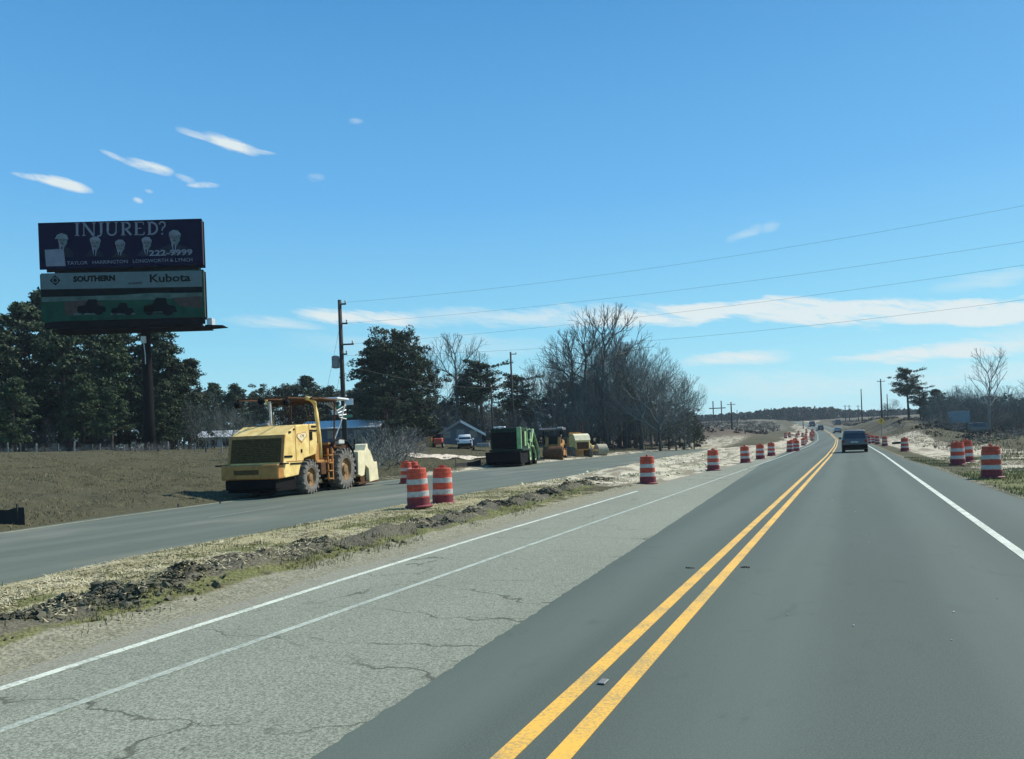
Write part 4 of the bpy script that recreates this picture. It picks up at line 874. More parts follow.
DR = [(419, 508, 'nearest drum on the median, front left one of the pair beside the left road', LG, None), (443, 502.5, 'drum on the median directly behind right of the nearest one', LG, None),
      (648, 483.5, 'single drum at the sandy end of the median', LG, None), (713.5, 471, 'second drum past the end of the median, on the pale sand', LG, None), (745.5, 463, 'third drum past the end of the median, first of three closer together', LG, None),
      (760.5, 459.5, 'fourth drum past the end of the median, middle of three', LG, None), (771.5, 456, 'fifth drum past the end of the median, last before the gap', LG, None),
      (790, 452.5, 'first drum after the gap in the left row', LG, None), (796.5, 451.5, 'second drum after the gap in the left row', LG, None),
      (992, 478.5, 'nearest drum on the right verge beside the picture edge', RG, None), (958, 465.5, 'left one of two overlapping drums on the right verge', RG, None), (967, 462.5, 'right rear one of two overlapping drums on the right verge', RG, None),
      (905, 451.5, 'lone drum between the overlapping pair and the dark car', RG, None), (885, 446.2, 'small drum right of the dark car', RG, None), (877.5, 444.4, None, RG, None), (873, 443.2, None, RG, None), (869, 442, None, RG, None)]
def put_drum(x, y, lab, g):
    global first
    z = float(max(tz(x, y), -.0)); rz = rnd.uniform(0, 6)
    if x > x_old(y) - .02 and x < x_right(y): z = float(hill(y)) + (.022 if x > x_joint(y) else 0)
    if first: o = drum0; o.location = (x, y, z); o.rotation_euler[2] = .3; o['label'] = lab; o['group'] = g; first = False
    else: o = dup(drum0, (x, y, z), rz, lab, g)
    o.rotation_euler[0] = rnd.uniform(-.03, .03); o.rotation_euler[1] = rnd.uniform(-.03, .03); s = 1.04; o.scale = (s * 1.06, s * 1.06, s); return o
def gpt(px, py, z=0.0):
    d = ray(px, py); t = (z - CAMH) / d[2]; return d[0] * t, d[1] * t
for px, py, lab, g, _ in DR:
    x, y = gpt(px, py)
    for _k in range(3): x, y = gpt(px, py, max(tz(x, y), -.02))
    put_drum(x, y, lab or 'distant drum in the right row receding behind the dark car', g)
for dpt, off in ((21.4, -12.0), (21.6, -12.5)): pass
for px, py, lab in ((406.5, 481, 'rear drum mostly hidden behind the nearest median drum, left one'), (413.5, 480.5, 'rear drum showing only its top above the nearest median drum')):
    d = ray(px, PY); x, y = gpt(px, py + .0, .12); put_drum(x, y, lab, LG)
for i, y in enumerate([84, 92, 101, 111, 122, 134, 147, 160, 175, 190, 206, 224, 242]):
    put_drum(float(cen(y)) - 5.6 - .25 * (i % 3), y, 'distant drum in the bunched row along the left road edge', FG)
for i, (px, d) in enumerate([(790, 150), (797, 155), (803, 165), (806, 150), (811, 175), (799, 185), (807, 200), (786, 140)]):
    x, y, z = on(px, d); put_drum(x, y, 'distant drum on the sand heap left of the road', FG)
for i, y in enumerate([118, 132, 148, 166, 186]):
    put_drum(float(cen(y)) + 2.9, y, 'distant drum in the right row receding behind the dark car', RG)

# ------------------------------------------------------------------ wheels
def wheel(parent, x, y, r, w, side, rim='rim', tyre='rubber', lugs=0, name='wheel'):
    """axle along x; side = +1 when the visible face looks to +x"""
    hub = bpy.data.objects.new(name, None); col.objects.link(hub); hub.parent = parent; hub.location = (x, y, r)
    m = MB(); h = w / 2
    m.lathe([(r * .56, -h * .9), (r * .70, -h), (r * .90, -h * .95), (r * .985, -h * .7), (r, 0), (r * .985, h * .7), (r * .90, h * .95), (r * .70, h), (r * .56, h * .9)], 30, 'x', cap=False)
    for i in range(lugs):
        a = 2 * math.pi * i / lugs
        for s in (-1, 1):
            mt = Matrix.Rotation(a + (s > 0) * math.pi / lugs, 4, 'X')
            m.box(min(0, s * h * .99), max(0, s * h * .99), -.045 * r / .7, .045 * r / .7, r * .97, r * 1.045, 0, mt)
            m.box(min(s * h * .9, s * h * 1.03), max(s * h * .9, s * h * 1.03), -.04 * r / .7, .04 * r / .7, r * .80, r * 1.03, 0, mt)
    m.build('tyre', M[tyre], hub, smooth=False)
    m = MB(); d = side * h
    m.lathe([(r * .585, -d * .7), (r * .585, d * .86), (r * .55, d * .92), (r * .50, d * .55), (r * .30, d * .40), (r * .24, d * .62), (r * .22, d * .85), (r * .10, d * .9)], 24, 'x')
    for i in range(8):
        a = i * math.pi / 4; m.lathe([(.022 * r / .5, d * .40), (.022 * r / .5, d * .52)], 6, 'x', Matrix.Translation((0, math.cos(a) * r * .38, math.sin(a) * r * .38)))
    m.build('rim', M[rim], hub); return hub

# ------------------------------------------------------------------ yellow soil stabilizer
HD = math.radians(10.5)
SM = thing('soil_stabilizer', 'cream yellow road stabilizer with rusty canopy parked on the left road', 'road machine', (-18.78 - 1.18 * math.cos(HD), 21.65 - 1.18 * math.sin(HD), .0), HD)
SM.scale = (1.0, 1.0, 1.0)
hw = 1.13
m = MB(); m.prism([(.40, 1.22), (.58, 2.28), (1.45, 2.66), (3.0, 2.74), (3.06, 2.1), (2.95, 1.55), (2.45, 1.47), (1.98, 1.40), (1.66, 1.12), (1.5, .78), (.52, .72), (.40, .8)], -hw, hw); m.build('engine_hood', M['cream'], SM, .03)
m = MB(); m.prism([(.385, 1.30), (.555, 2.2), (.60, 2.2), (.43, 1.30)], -1.02, 1.02); gr = m.build('radiator_grille', M['grille'], SM)
for k in range(13):
    z = 1.34 + k * .065; y0 = .375 + (z - 1.30) * .19; m = MB(); m.prism([(y0 - .005, z), (y0 + .02, z + .045), (y0 + .03, z + .045), (y0 + .012, z - .003)], -.98, .98); m.build('louvre', M['grille'], gr)
m = MB(); m.box(-1.16, 1.16, -.02, .42, .70, 1.24, .04); rb = m.build('rear_bumper', M['mustard'], SM)  # shade of the rear side put into its browner yellow
m = MB(); m.box(-.62, .38, -.035, -.02, .88, 1.05, .004); m.build('nameplate', M['grille'], rb)
m = MB(); m.box(1.16, 1.25, .10, .6, 1.22, 1.27); m.build('step_plate', M['black'], rb); m = MB(); m.box(-1.6, -1.13, .3, .36, 1.20, 1.26); m.build('side_bar', M['black'], rb)
m = MB(); m.box(-1.0, 1.0, .12, 1.6, .22, .72, .04); m.box(-.75, .75, 1.6, 3.5, .36, .76, .04); m.box(-.62, .62, 3.3, 7.2, .5, 1.25, .04); m.box(-1.02, 1.02, .02, .4, .34, .69, .03); m.build('chassis', M['black'], SM)
m = MB(); m.box(-.8, .8, 1.5, 3.2, .42, .6); m.tube([(-.8, 2.3, .66), (.8, 2.3, .66)], .12, 8); m.tube([(-.8, 5.35, .85), (.8, 5.35, .85)], .13, 8); m.build('axle', M['black'], SM)
# side details of the hood
m = MB(); m.prism([(1.45, 2.33), (2.12, 2.42), (2.22, 2.26), (1.95, 2.10), (1.80, 1.98), (1.62, 2.08), (1.42, 2.22)], hw + .002, hw + .010); dc = m.build('side_decal', M['mustard'], SM)
m = MB(); m.prism([(1.50, 2.31), (2.09, 2.385), (2.16, 2.27), (1.93, 2.14), (1.80, 2.04), (1.64, 2.12), (1.48, 2.22)], hw + .011, hw + .016); m.build('decal_field', M['pale_cream'], dc)
text_mesh('CMI', .17, M['mustard'], 'decal_lettering', dc, (hw + .018, 1.83, 2.25), (math.pi / 2, 0, math.pi / 2))
for a in ((.86, 1.0, 2.36, 2.43), (1.2, 1.3, 2.48, 2.53), (2.6, 2.95, 2.60, 2.66), (2.45, 3.0, 2.44, 2.50), (2.42, 2.62, 2.10, 2.42), (.5, 1.05, 1.46, 1.53), (.9, 1.9, 1.20, 1.25), (1.72, 1.8, 1.62, 1.75)): m = MB(); m.box(hw + .003, hw + .03, *a); m.build('hood_fitting', M['black'], SM)
m = MB(); m.box(hw + .002, hw + .012, .66, 1.9, 1.30, 1.325); m.box(hw + .002, hw + .012, 1.34, 1.36, 1.34, 2.66); m.box(hw + .002, hw + .012, 2.40, 2.42, 1.55, 2.72); m.build('panel_seam', M['mustard'], SM)
m = MB(); m.tube([(-.35, 1.9, 2.6), (-.35, 1.9, 2.9)], .09, 10); m.box(-.6, -.1, 1.5, 1.9, 2.66, 2.78, .03); m.build('air_cleaner', M['grey_steel'], SM)
m = MB(); m.tube([(-.1, 1.75, 2.78), (-.12, 1.75, 3.62)], .045, 8); m.build('exhaust_pipe', M['lt_steel'], SM)
for sx in (1, -1): wheel(SM, sx * .98, 2.38, .66, .44, sx, lugs=18, rim='rim')
for sx in (1, -1): wheel(SM, sx * .98, 5.40, .86, .50, sx, lugs=20, rim='rim')
# operator station
m = MB(); m.box(-1.05, 1.05, 3.1, 4.6, 1.18, 1.30, .02); m.prism([(3.1, 1.3), (3.1, 1.95), (3.5, 2.0), (3.62, 1.3)], -1.0, 1.0); m.prism([(4.3, 1.3), (4.45, 2.0), (4.9, 1.95), (5.0, 1.3)], -.7, .9); m.build('operator_platform', M['mustard'], SM, .015)
m = MB(); m.box(-.25, .3, 3.6, 4.1, 1.3, 1.85, .05); m.box(-.25, .3, 3.55, 3.7, 1.8, 2.4, .05); m.build('seat', M['black'], SM)
m = MB(); m.lathe([(.18, 0), (.2, .01), (.18, .02)], 14, 'z', Matrix.Translation((.05, 4.45, 2.18)) @ Matrix.Rotation(.5, 4, 'X')); m.tube([(.05, 4.6, 1.9), (.05, 4.45, 2.18)], .03, 6); m.build('steering_wheel', M['black'], SM)
for sx in (1, -1):
    m = MB(); m.tube([(sx * 1.0, 3.52, 1.35), (sx * 1.0, 3.48, 2.2), (sx * 1.0, 3.30, 3.2), (sx * 1.0, 3.18, 3.58), (sx * .95, 2.98, 3.72), (sx * .9, 2.7, 3.76)], .085, 8); m.build('canopy_post', M['cream'], SM, smooth=True)
    m = MB(); m.tube([(sx * 1.0, 4.75, 1.9), (sx * 1.02, 4.9, 3.7)], .035, 6); m.build('front_post', M['rust'], SM)
m = MB(); m.box(-1.12, 1.12, 2.8, 3.3, 3.70, 3.78, .02); m.box(-1.12, 1.12, 3.32, 4.95, 3.73, 3.81, .02); m.build('canopy', M['rust'], SM)
m = MB()
for x in (-1.05, 0, 1.05): m.tube([(x, 2.4, 3.72), (x, .95, 3.68)], .03, 5)
m.tube([(-1.1, 1.0, 3.69), (1.1, 1.0, 3.69)], .03, 5); m.build('lamp_arm', M['rust'], SM)
m = MB(); m.prism([(.375, 1.24), (.56, 2.24), (.60, 2.24), (.42, 1.24)], -1.14, -1.03); m.prism([(.375, 1.24), (.56, 2.24), (.60, 2.24), (.42, 1.24)], 1.03, 1.14); m.prism([(.535, 2.18), (.565, 2.30), (.66, 2.30), (.60, 2.18)], -1.14, 1.14); m.build('rear_shade_frame', M['mustard'], SM)  # panel over the hood's back, its shade put into the browner colour
m = MB(); m.box(-.92, .92, 3.22, 3.25, 2.0, 2.06); m.box(-.92, .92, 3.22, 3.25, 3.55, 3.65)
for k in range(16): m.box(-.92 + .118 * k, -.92 + .118 * k + .014, 3.23, 3.245, 2.06, 3.55)
m.build('rear_screen', M['rust'], SM)
for x, y, z in ((-1.0, .95, 3.45), (.0, .95, 3.55), (1.0, 1.0, 3.45)):
    m = MB(); m.lathe([(.05, -.12), (.12, -.06), (.12, .08), (.04, .12)], 10, 'y', Matrix.Translation((x, y, z + .04))); m.tube([(x, y, z + .1), (x, y + .05, 3.69)], .02, 5); m.build('work_lamp', M['black'], SM)
m = MB(); m.box(-.2, 1.12, 4.98, 6.1, 3.82, 3.90, .02); m.build('front_visor', M['white'], SM)
m = MB(); m.tube([(.7, 5.2, 1.9), (.95, 5.6, 2.9), (1.0, 6.0, 3.8)], .03, 6)
for k in range(4): m.tube([(.5 + .12 * k, 5.0, 3.7), (.8 + .05 * k, 5.5, 3.35 - .1 * k), (1.0, 6.0, 3.6 - .2 * k)], .028, 5)
m.build('hydraulic_hose', M['lt_steel'], SM)
m = MB()
for k in range(4): m.box(.98, 1.2, 3.86, 4.26, .50 + .32 * k, .54 + .32 * k)
for y in (3.84, 4.24): m.box(1.12, 1.17, y, y + .05, .45, 1.75)
m.build('ladder', M['mustard'], SM)
m = MB(); m.box(.8, 1.12, 3.3, 3.75, .7, 1.2, .03); m.box(.4, 1.05, 4.32, 4.5, .8, 1.9, .02); m.build('side_tank', M['rust'], SM)
for sx in (1, -1):
    m = MB(); m.tube([(sx * 1.05, 4.35, 1.85), (sx * 1.05, 4.6, 2.05), (sx * 1.05, 5.2, 2.15), (sx * 1.05, 5.9, 2.02), (sx * 1.05, 6.4, 1.65), (sx * 1.05, 6.62, 1.15), (sx * 1.02, 6.7, .6)], .055, 8); m.build('hose_arch', M['blackrubber'], SM, smooth=True)
m = MB(); m.box(-1.0, 1.0, 4.7, 6.2, 1.75, 1.9, .03); m.prism([(6.0, .9), (6.05, 1.8), (6.5, 1.7), (6.6, .8)], -.7, .7); m.build('front_deck', M['rust'], SM)
m = MB(); m.box(.78, 1.1, 5.0, 5.55, 1.92, 2.12, .03); m.build('front_box', M['lt_steel'], SM)
m = MB(); m.prism([(6.75, .55), (6.8, 1.55), (6.95, 1.62), (7.5, 1.60), (7.72, 1.88), (7.85, 1.92), (7.88, 1.72), (8.15, 1.55), (8.5, 1.08), (8.85, 1.06), (8.98, .22), (7.95, .16), (7.9, .75), (7.55, .95), (7.4, .5), (7.1, .45)], .55, 1.12); m.build('side_plate', M['pale_cream'], SM, .02)
m = MB(); m.prism([(6.75, .55), (6.8, 1.55), (7.5, 1.60), (8.15, 1.55), (8.85, 1.06), (8.98, .22), (7.95, .16), (7.4, .5)], -1.12, -.55); m.box(-.54, .54, 7.0, 8.7, .8, 1.15, .03); m.build('rotor_hood', M['pale_cream'], SM, .02)
m = MB(); m.lathe([(.5, -.95), (.5, .95)], 20, 'x', Matrix.Translation((0, 7.75, .56))); m.box(-1.1, 1.1, 6.8, 8.9, .12, .2); m.build('cutter_drum', M['rust'], SM)
m = MB(); m.tube([(.95, 6.6, 1.1), (.95, 7.1, .9)], .06, 8); m.tube([(.9, 6.9, 1.65), (.9, 6.95, 2.15)], .03, 6); m.build('lift_cylinder', M['black'], SM)

# ------------------------------------------------------------------ green machine
HG = math.radians(13)
gx, gy = gpt(520, 466)
GM = thing('green_road_machine', 'dark green road machine with pale green lift arms parked behind the drums', 'road machine', (-23.2, 51.0, .0), HG)
m = MB(); m.prism([(.25, 1.35), (.35, 2.85), (3.1, 2.9), (3.2, 1.3), (2.9, 1.1)], -1.15, 1.15); m.build('engine_housing', M['dkgreen'], GM, .05)
m = MB(); m.box(-1.0, .72, .16, .34, 1.42, 2.55); g2 = m.build('rear_opening', M['black'], GM)
m = MB(); m.box(-1.08, 1.02, .20, .36, 2.56, 2.72); m.build('header_panel', M['dkgreen'], GM)
m = MB(); m.box(.85, 1.17, .12, .42, 1.25, 2.9, .03); m.build('corner_post', M['ltgreen'], GM)
m = MB(); m.box(1.155, 1.18, .8, 1.5, 1.5, 2.6); m.build('side_opening', M['black'], GM)
m = MB(); m.box(1.15, 1.22, 2.45, 2.62, 1.6, 2.85); m.box(1.15, 1.24, 2.7, 3.1, 1.25, 1.7); m.build('side_rail', M['ltgreen'], GM)
m = MB(); m.box(-1.2, 1.3, .0, 3.1, 1.14, 1.30, .03); m.build('walkway', M['dkgreen'], GM)
m = MB(); m.prism([(-.15, .35), (-.35, 1.12), (3.2, 1.12), (3.0, .25), (.3, .15)], -1.45, 1.15); m.build('lower_tank', M['black'], GM, .05)
m = MB(); m.tube([(-.6, .6, 2.9), (-.6, .6, 3.02)], .2, 10); m.box(-.95, -.1, .5, 1.0, 2.9, 3.0, .03); m.build('air_intake', M['white'], GM)
for y in (3.9, 6.3):
    for sx in (1, -1): wheel(GM, sx * 1.0, y, .82 if y < 5 else .7, .45, sx, lugs=16, rim='ltgreen', tyre='blackrubber')
m = MB(); m.box(-.6, .6, 3.0, 7.4, .6, 1.1, .04); m.build('chassis', M['black'], GM)
m = MB(); m.box(-.7, .8, 3.3, 4.4, 1.1, 1.9, .05); m.box(-.5, .9, 3.3, 3.5, 1.9, 2.8); m.build('operator_station', M['dkgreen'], GM)
for sx in (1, -1):
    m = MB(); m.tube([(sx * 1.25, 3.9, 1.75), (sx * 1.25, 4.9, 2.75), (sx * 1.25, 6.3, 1.9), (sx * 1.25, 7.3, 1.2), (sx * 1.25, 7.4, .5)], .11, 6); m.build('lift_arm', M['ltgreen'], GM)
    m = MB(); m.tube([(sx * 1.22, 4.0, 1.5), (sx * 1.22, 5.2, 1.4), (sx * 1.22, 6.2, .5)], .09, 6); m.build('link_arm', M['ltgreen'], GM)
m = MB(); m.tube([(-.9, 3.4, 2.2), (-.2, 3.9, 2.6), (.7, 4.3, 2.2), (.9, 3.6, 2.6)], .05, 6); m.build('hose', M['blackrubber'], GM)
m = MB(); m.tube([(1.2, 3.2, 1.2), (1.25, 3.6, 1.7), (1.22, 3.9, 2.5), (1.2, 4.3, 2.3), (1.25, 4.6, 1.5)], .06, 5); m.tube([(1.0, 3.3, 2.6), (1.2, 3.5, 2.8), (1.2, 4.2, 2.75)], .05, 5); m.box(1.1, 1.28, 3.3, 3.9, 1.85, 2.0, .02); m.build('side_pipes', M['ltgreen'], GM)
m = MB(); m.box(1.15, 1.17, 1.7, 2.35, 1.5, 2.6); m.build('side_panel', M['ltgreen'], GM)
m = MB(); m.prism([(7.3, .3), (7.4, 1.3), (8.6, 1.2), (8.8, .2)], -1.2, 1.2); m.build('rotor_hood', M['dkgreen'], GM, .04)

# ------------------------------------------------------------------ canopied roller, loader, drum roller
RM = thing('road_roller', 'brown road roller with a dark canopy behind the green machine', 'road roller', (-25.6, 66.3, 0), math.radians(14))
m = MB(); m.lathe([(.62, -.9), (.66, -.86), (.66, .86), (.62, .9)], 26, 'x', Matrix.Translation((0.2, .7, .66))); m.build('roller_drum', M['rust'], RM)
m = MB()
for sx in (-.78, 1.14): m.box(sx, sx + .08, .2, 2.0, .45, .95, .02)
m.box(-.8, 1.2, 1.5, 1.75, .45, 1.1, .03); m.build('yoke', M['mustard'], RM)
m = MB(); m.prism([(1.7, .6), (1.75, 1.5), (3.0, 1.6), (3.1, 2.0), (4.9, 1.85), (5.1, .6)], -.8, .85); m.build('body', M['mustard'], RM, .05)
m = MB(); m.prism([(1.2, 1.1), (1.75, 2.2), (1.95, 2.2), (1.6, 1.1)], .55, .8); m.prism([(1.2, 1.1), (1.75, 2.2), (1.95, 2.2), (1.6, 1.1)], -.6, -.35); m.build('front_bracket', M['mustard'], RM)
for x in (-.8, .8):
    for y in (1.9, 3.6): m = MB(); m.tube([(x, y, 1.4), (x, y, 2.95)], .045, 6); m.build('canopy_post', M['black'], RM)
m = MB(); m.prism([(1.2, 2.9), (1.4, 3.08), (3.9, 3.12), (4.2, 2.95), (4.15, 2.88), (1.25, 2.84)], -1.15, 1.1); m.build('canopy', M['roof_dark'], RM, .03)
m = MB(); m.box(.6, 1.1, 1.2, 1.5, 3.0, 3.14); m.build('beacon', M['lt_steel'], RM)
m = MB(); m.box(-.78, .78, 1.95, 3.5, 1.55, 2.4); m.build('operator_screen', M['glass'], RM)
for sx in (1, -1): wheel(RM, sx * .85, 4.3, .72, .45, sx, lugs=14, rim='mustard', tyre='blackrubber')
LM = thing('wheel_loader', 'yellow wheeled grader with rounded hood beyond the canopied roller', 'road machine', (-25.3, 74.9, 0), math.radians(34)); LM.scale = (.9, .9, .9)
m = MB(); m.prism([(0, .9), (.05, 2.0), (.5, 2.55), (1.2, 2.75), (3.2, 2.6), (3.4, .9)], -.85, .9); m.build('engine_hood', M['cream'], LM, .25)
m = MB(); m.prism([(.02, 2.02), (.48, 2.58), (1.2, 2.79), (3.2, 2.65), (3.2, 2.60), (1.2, 2.72), (.52, 2.50), (.08, 1.98)], -.88, .93); m.box(.91, .97, .7, 3.1, 1.2, 2.3, .02); m.build('hood_trim', M['pale_cream'], LM)
m = MB(); m.box(-.7, .7, -.03, .05, 1.0, 1.8, .02); m.build('rear_grille', M['rust'], LM); m = MB(); m.box(.91, .96, .5, 1.4, 1.5, 2.1); m.box(.91, .96, 1.7, 2.5, 1.5, 2.1); m.build('side_vent', M['black'], LM)
m = MB(); m.tube([(.6, 2.2, 2.6), (.6, 2.2, 4.0)], .05, 7); m.box(.4, .8, 2.1, 2.3, 3.9, 4.05, .02); m.build('exhaust_stack', M['rust'], LM)
m = MB(); m.box(-.5, .5, 3.2, 7.8, 1.3, 1.7, .04); m.box(-1.6, 1.6, 5.2, 5.35, .1, .8); m.box(-.7, .7, 3.3, 4.4, 1.6, 2.4, .03); m.box(-.75, .75, 3.25, 3.35, 2.4, 3.0); m.build('grader_frame', M['mustard'], LM)
for y, r_ in ((.9, .62), (2.3, .62), (7.4, .6)):
    for sx in (1, -1): wheel(LM, sx * 1.05, y, r_, .42, sx, lugs=14, rim='mustard', tyre='rubber')
DM = thing('drum_roller', 'small yellow roller with a big pale steel drum, last machine in the row', 'road roller', (-25.0, 80.6, 0), math.radians(50)); DM.scale = (.66, .66, .8)
m = MB(); m.lathe([(.78, -.95), (.84, -.9), (.84, .9), (.78, .95)], 28, 'x', Matrix.Translation((0.2, .8, .84))); m.build('roller_drum', M['dusty_steel'], DM)
m = MB()
for sx in (-.92, 1.2): m.box(sx, sx + .1, .1, 2.1, .7, 1.0, .02)
m.box(-.9, 1.3, 1.8, 2.1, .7, 1.2, .03); m.build('yoke', M['cream'], DM)
m = MB(); m.prism([(2.1, .6), (2.2, 1.5), (3.2, 1.75), (4.6, 1.7), (4.8, .7)], -.8, .95); m.build('body', M['cream'], DM, .08)
m = MB(); m.box(-.4, .4, 2.3, 2.8, 1.6, 2.1, .05); m.build('seat', M['black'], DM)
for sx in (1, -1): wheel(DM, sx * .95, 4.0, .68, .42, sx, lugs=14, rim='cream', tyre='rubber')

# ------------------------------------------------------------------ vehicles
def car(name, label, cat, x, y, rz, body, L=4.7, Wd=1.88, Hh=1.74, lift=.0, z=None, tail=True):
    t = thing(name, label, cat, (x, y, z if z is not None else float(hill(y)) + .022), rz)
    w = Wd / 2; g = .28 + lift
    m = MB()
    secs = [(-L / 2, .62, g + .12, .78), (-L / 2 + .10, .96, g, 1.02), (-L / 2 + .9, 1.0, g - .02, 1.04), (L / 2 - 1.3, 1.0, g - .02, 1.0), (L / 2 - .4, .97, g, .88), (L / 2, .8, g + .12, .72)]
    vs = []; fs = []; K = 10
    for yy, ws, zb, zt in secs:
        ww = w * ws; vs += [(-ww * .93, yy, zb), (-ww, yy, zb + .12), (-ww * 1.0, yy, (zb + zt) / 2 + .1), (-ww * .97, yy, zt - .05), (-ww * .90, yy, zt), (ww * .90, yy, zt), (ww * .97, yy, zt - .05), (ww, yy, (zb + zt) / 2 + .1), (ww, yy, zb + .12), (ww * .93, yy, zb)]
    for i in range(len(secs) - 1):
        for j in range(K): fs.append((i * K + j, i * K + (j + 1) % K, (i + 1) * K + (j + 1) % K, (i + 1) * K + j))
    fs += [tuple(range(K))[::-1], tuple(range((len(secs) - 1) * K, len(secs) * K))]
    m.add(vs, fs); bd = m.build('body', M[body], t, .02, True)
    rear, fr = -L / 2 + .12, L / 2 - 1.35
    m = MB(); cs = [(rear, 1.0, .90), (rear + .28, Hh - .07, .79), (rear + .6, Hh, .76), (fr - 1.1, Hh - .02, .76), (fr - .75, Hh - .08, .78), (fr, 1.0, .90)]
    vs = []; fs = []
    for yy, zt, ws in cs: vs += [(-w * .92, yy if zt < 1.1 else yy, .98), (-w * ws, yy, zt - .04), (-w * ws * .9, yy, zt), (w * ws * .9, yy, zt), (w * ws, yy, zt - .04), (w * .92, yy, .98)]
    for i in range(len(cs) - 1):
        for j in range(6): fs.append((i * 6 + j, i * 6 + (j + 1) % 6, (i + 1) * 6 + (j + 1) % 6, (i + 1) * 6 + j))
    fs += [tuple(range(6))[::-1], tuple(range(30, 36))]; m.add(vs, fs); m.build('cabin', M[body], t, .02, True)
    m = MB(); m.add([(-w * .80, rear + .02, 1.08), (w * .80, rear + .02, 1.08), (w * .70, rear + .245, Hh - .16), (-w * .70, rear + .245, Hh - .16), (-w * .80, rear + .06, 1.08), (w * .80, rear + .06, 1.08), (w * .70, rear + .28, Hh - .16), (-w * .70, rear + .28, Hh - .16)], [(0, 1, 2, 3), (7, 6, 5, 4), (0, 4, 5, 1), (1, 5, 6, 2), (2, 6, 7, 3), (3, 7, 4, 0)]); m.build('rear_window', M['glass'], t)
    m = MB(); m.add([(-w * .82, fr - .02, 1.04), (w * .82, fr - .02, 1.04), (w * .72, fr - .70, Hh - .12), (-w * .72, fr - .70, Hh - .12), (-w * .82, fr - .06, 1.02), (w * .82, fr - .06, 1.02), (w * .72, fr - .74, Hh - .14), (-w * .72, fr - .74, Hh - .14)], [(0, 1, 2, 3), (7, 6, 5, 4), (0, 4, 5, 1), (1, 5, 6, 2), (2, 6, 7, 3), (3, 7, 4, 0)]); m.build('windscreen', M['glass'], t)
    for s in (1, -1):
        for a, b in ((rear + .45, rear + 1.2), (rear + 1.3, rear + 2.1), (rear + 2.2, fr - .6)):
            m = MB(); m.add([(s * w * .925, a, 1.06), (s * w * .925, b, 1.06), (s * (w * .80), b, Hh - .16), (s * (w * .80), a, Hh - .16), (s * w * .90, a, 1.06), (s * w * .90, b, 1.06), (s * (w * .76), b, Hh - .16), (s * (w * .76), a, Hh - .16)], [(0, 1, 2, 3), (7, 6, 5, 4), (0, 4, 5, 1), (1, 5, 6, 2), (2, 6, 7, 3), (3, 7, 4, 0)]); m.build('side_window', M['glass'], t)
        m = MB(); m.box(min(s * w * .74, s * w * .95), max(s * w * .74, s * w * .95), -L / 2 + .0, -L / 2 + .14, .76, .98, .02); m.build('tail_lamp', M['red_lamp'], t)
        m = MB(); m.box(min(s * w, s * (w + .2)), max(s * w, s * (w + .2)), fr - .5, fr - .38, 1.02, 1.2, .03); m.build('mirror', M[body], t)
        for yy in (-L / 2 + .9, L / 2 - .9): wheel(t, s * (w - .14), yy, .35, .24, s, rim='grey_steel', tyre='blackrubber')
        m = MB(); m.tube([(s * w * .62, rear + .5, Hh), (s * w * .62, rear + .6, Hh + .06), (s * w * .62, fr - 1.3, Hh + .06), (s * w * .62, fr - 1.2, Hh)], .02, 5); m.build('roof_rail', M['black'], t)
    m = MB(); m.box(-w * .92, w * .92, -L / 2 - .06, -L / 2 + .12, g + .02, .62, .04); m.build('rear_bumper', M['black'], t)
    m = MB(); m.box(-.26, .26, -L / 2 - .0, -L / 2 + .03, .72, .86, .004); m.build('number_plate', M['lt_steel'], t)
    m = MB(); m.box(-w * .8, w * .8, -L / 2 + .2, L / 2 - .3, g - .08, g + .1); m.build('underbody', M['black'], t)
    return t
car('suv', 'dark grey sport utility vehicle driving ahead in our lane', 'car', .15, 66.2, .0, 'suv')
car('far_car', 'small dark car far ahead on the rise near the left road edge', 'car', float(cen(268)) - 3.1, 268, math.radians(9), 'carpaint')
car('far_car', 'small grey car far ahead just left of the sport utility vehicle', 'car', float(cen(222)) + .2, 222, math.radians(6), 'silver', Hh=1.5)
car('far_truck', 'dark pickup at the top of the rise where the road bends left', 'truck', float(cen(345)) - 3.2, 345, math.radians(11), 'carpaint', Wd=2.3, Hh=2.2)
x, y, z = on(838, 330); car('far_truck', 'dark vehicle at the far bend right of the far small car', 'truck', x, y, math.radians(12), 'carpaint', Wd=2.4, Hh=2.4, z=z)

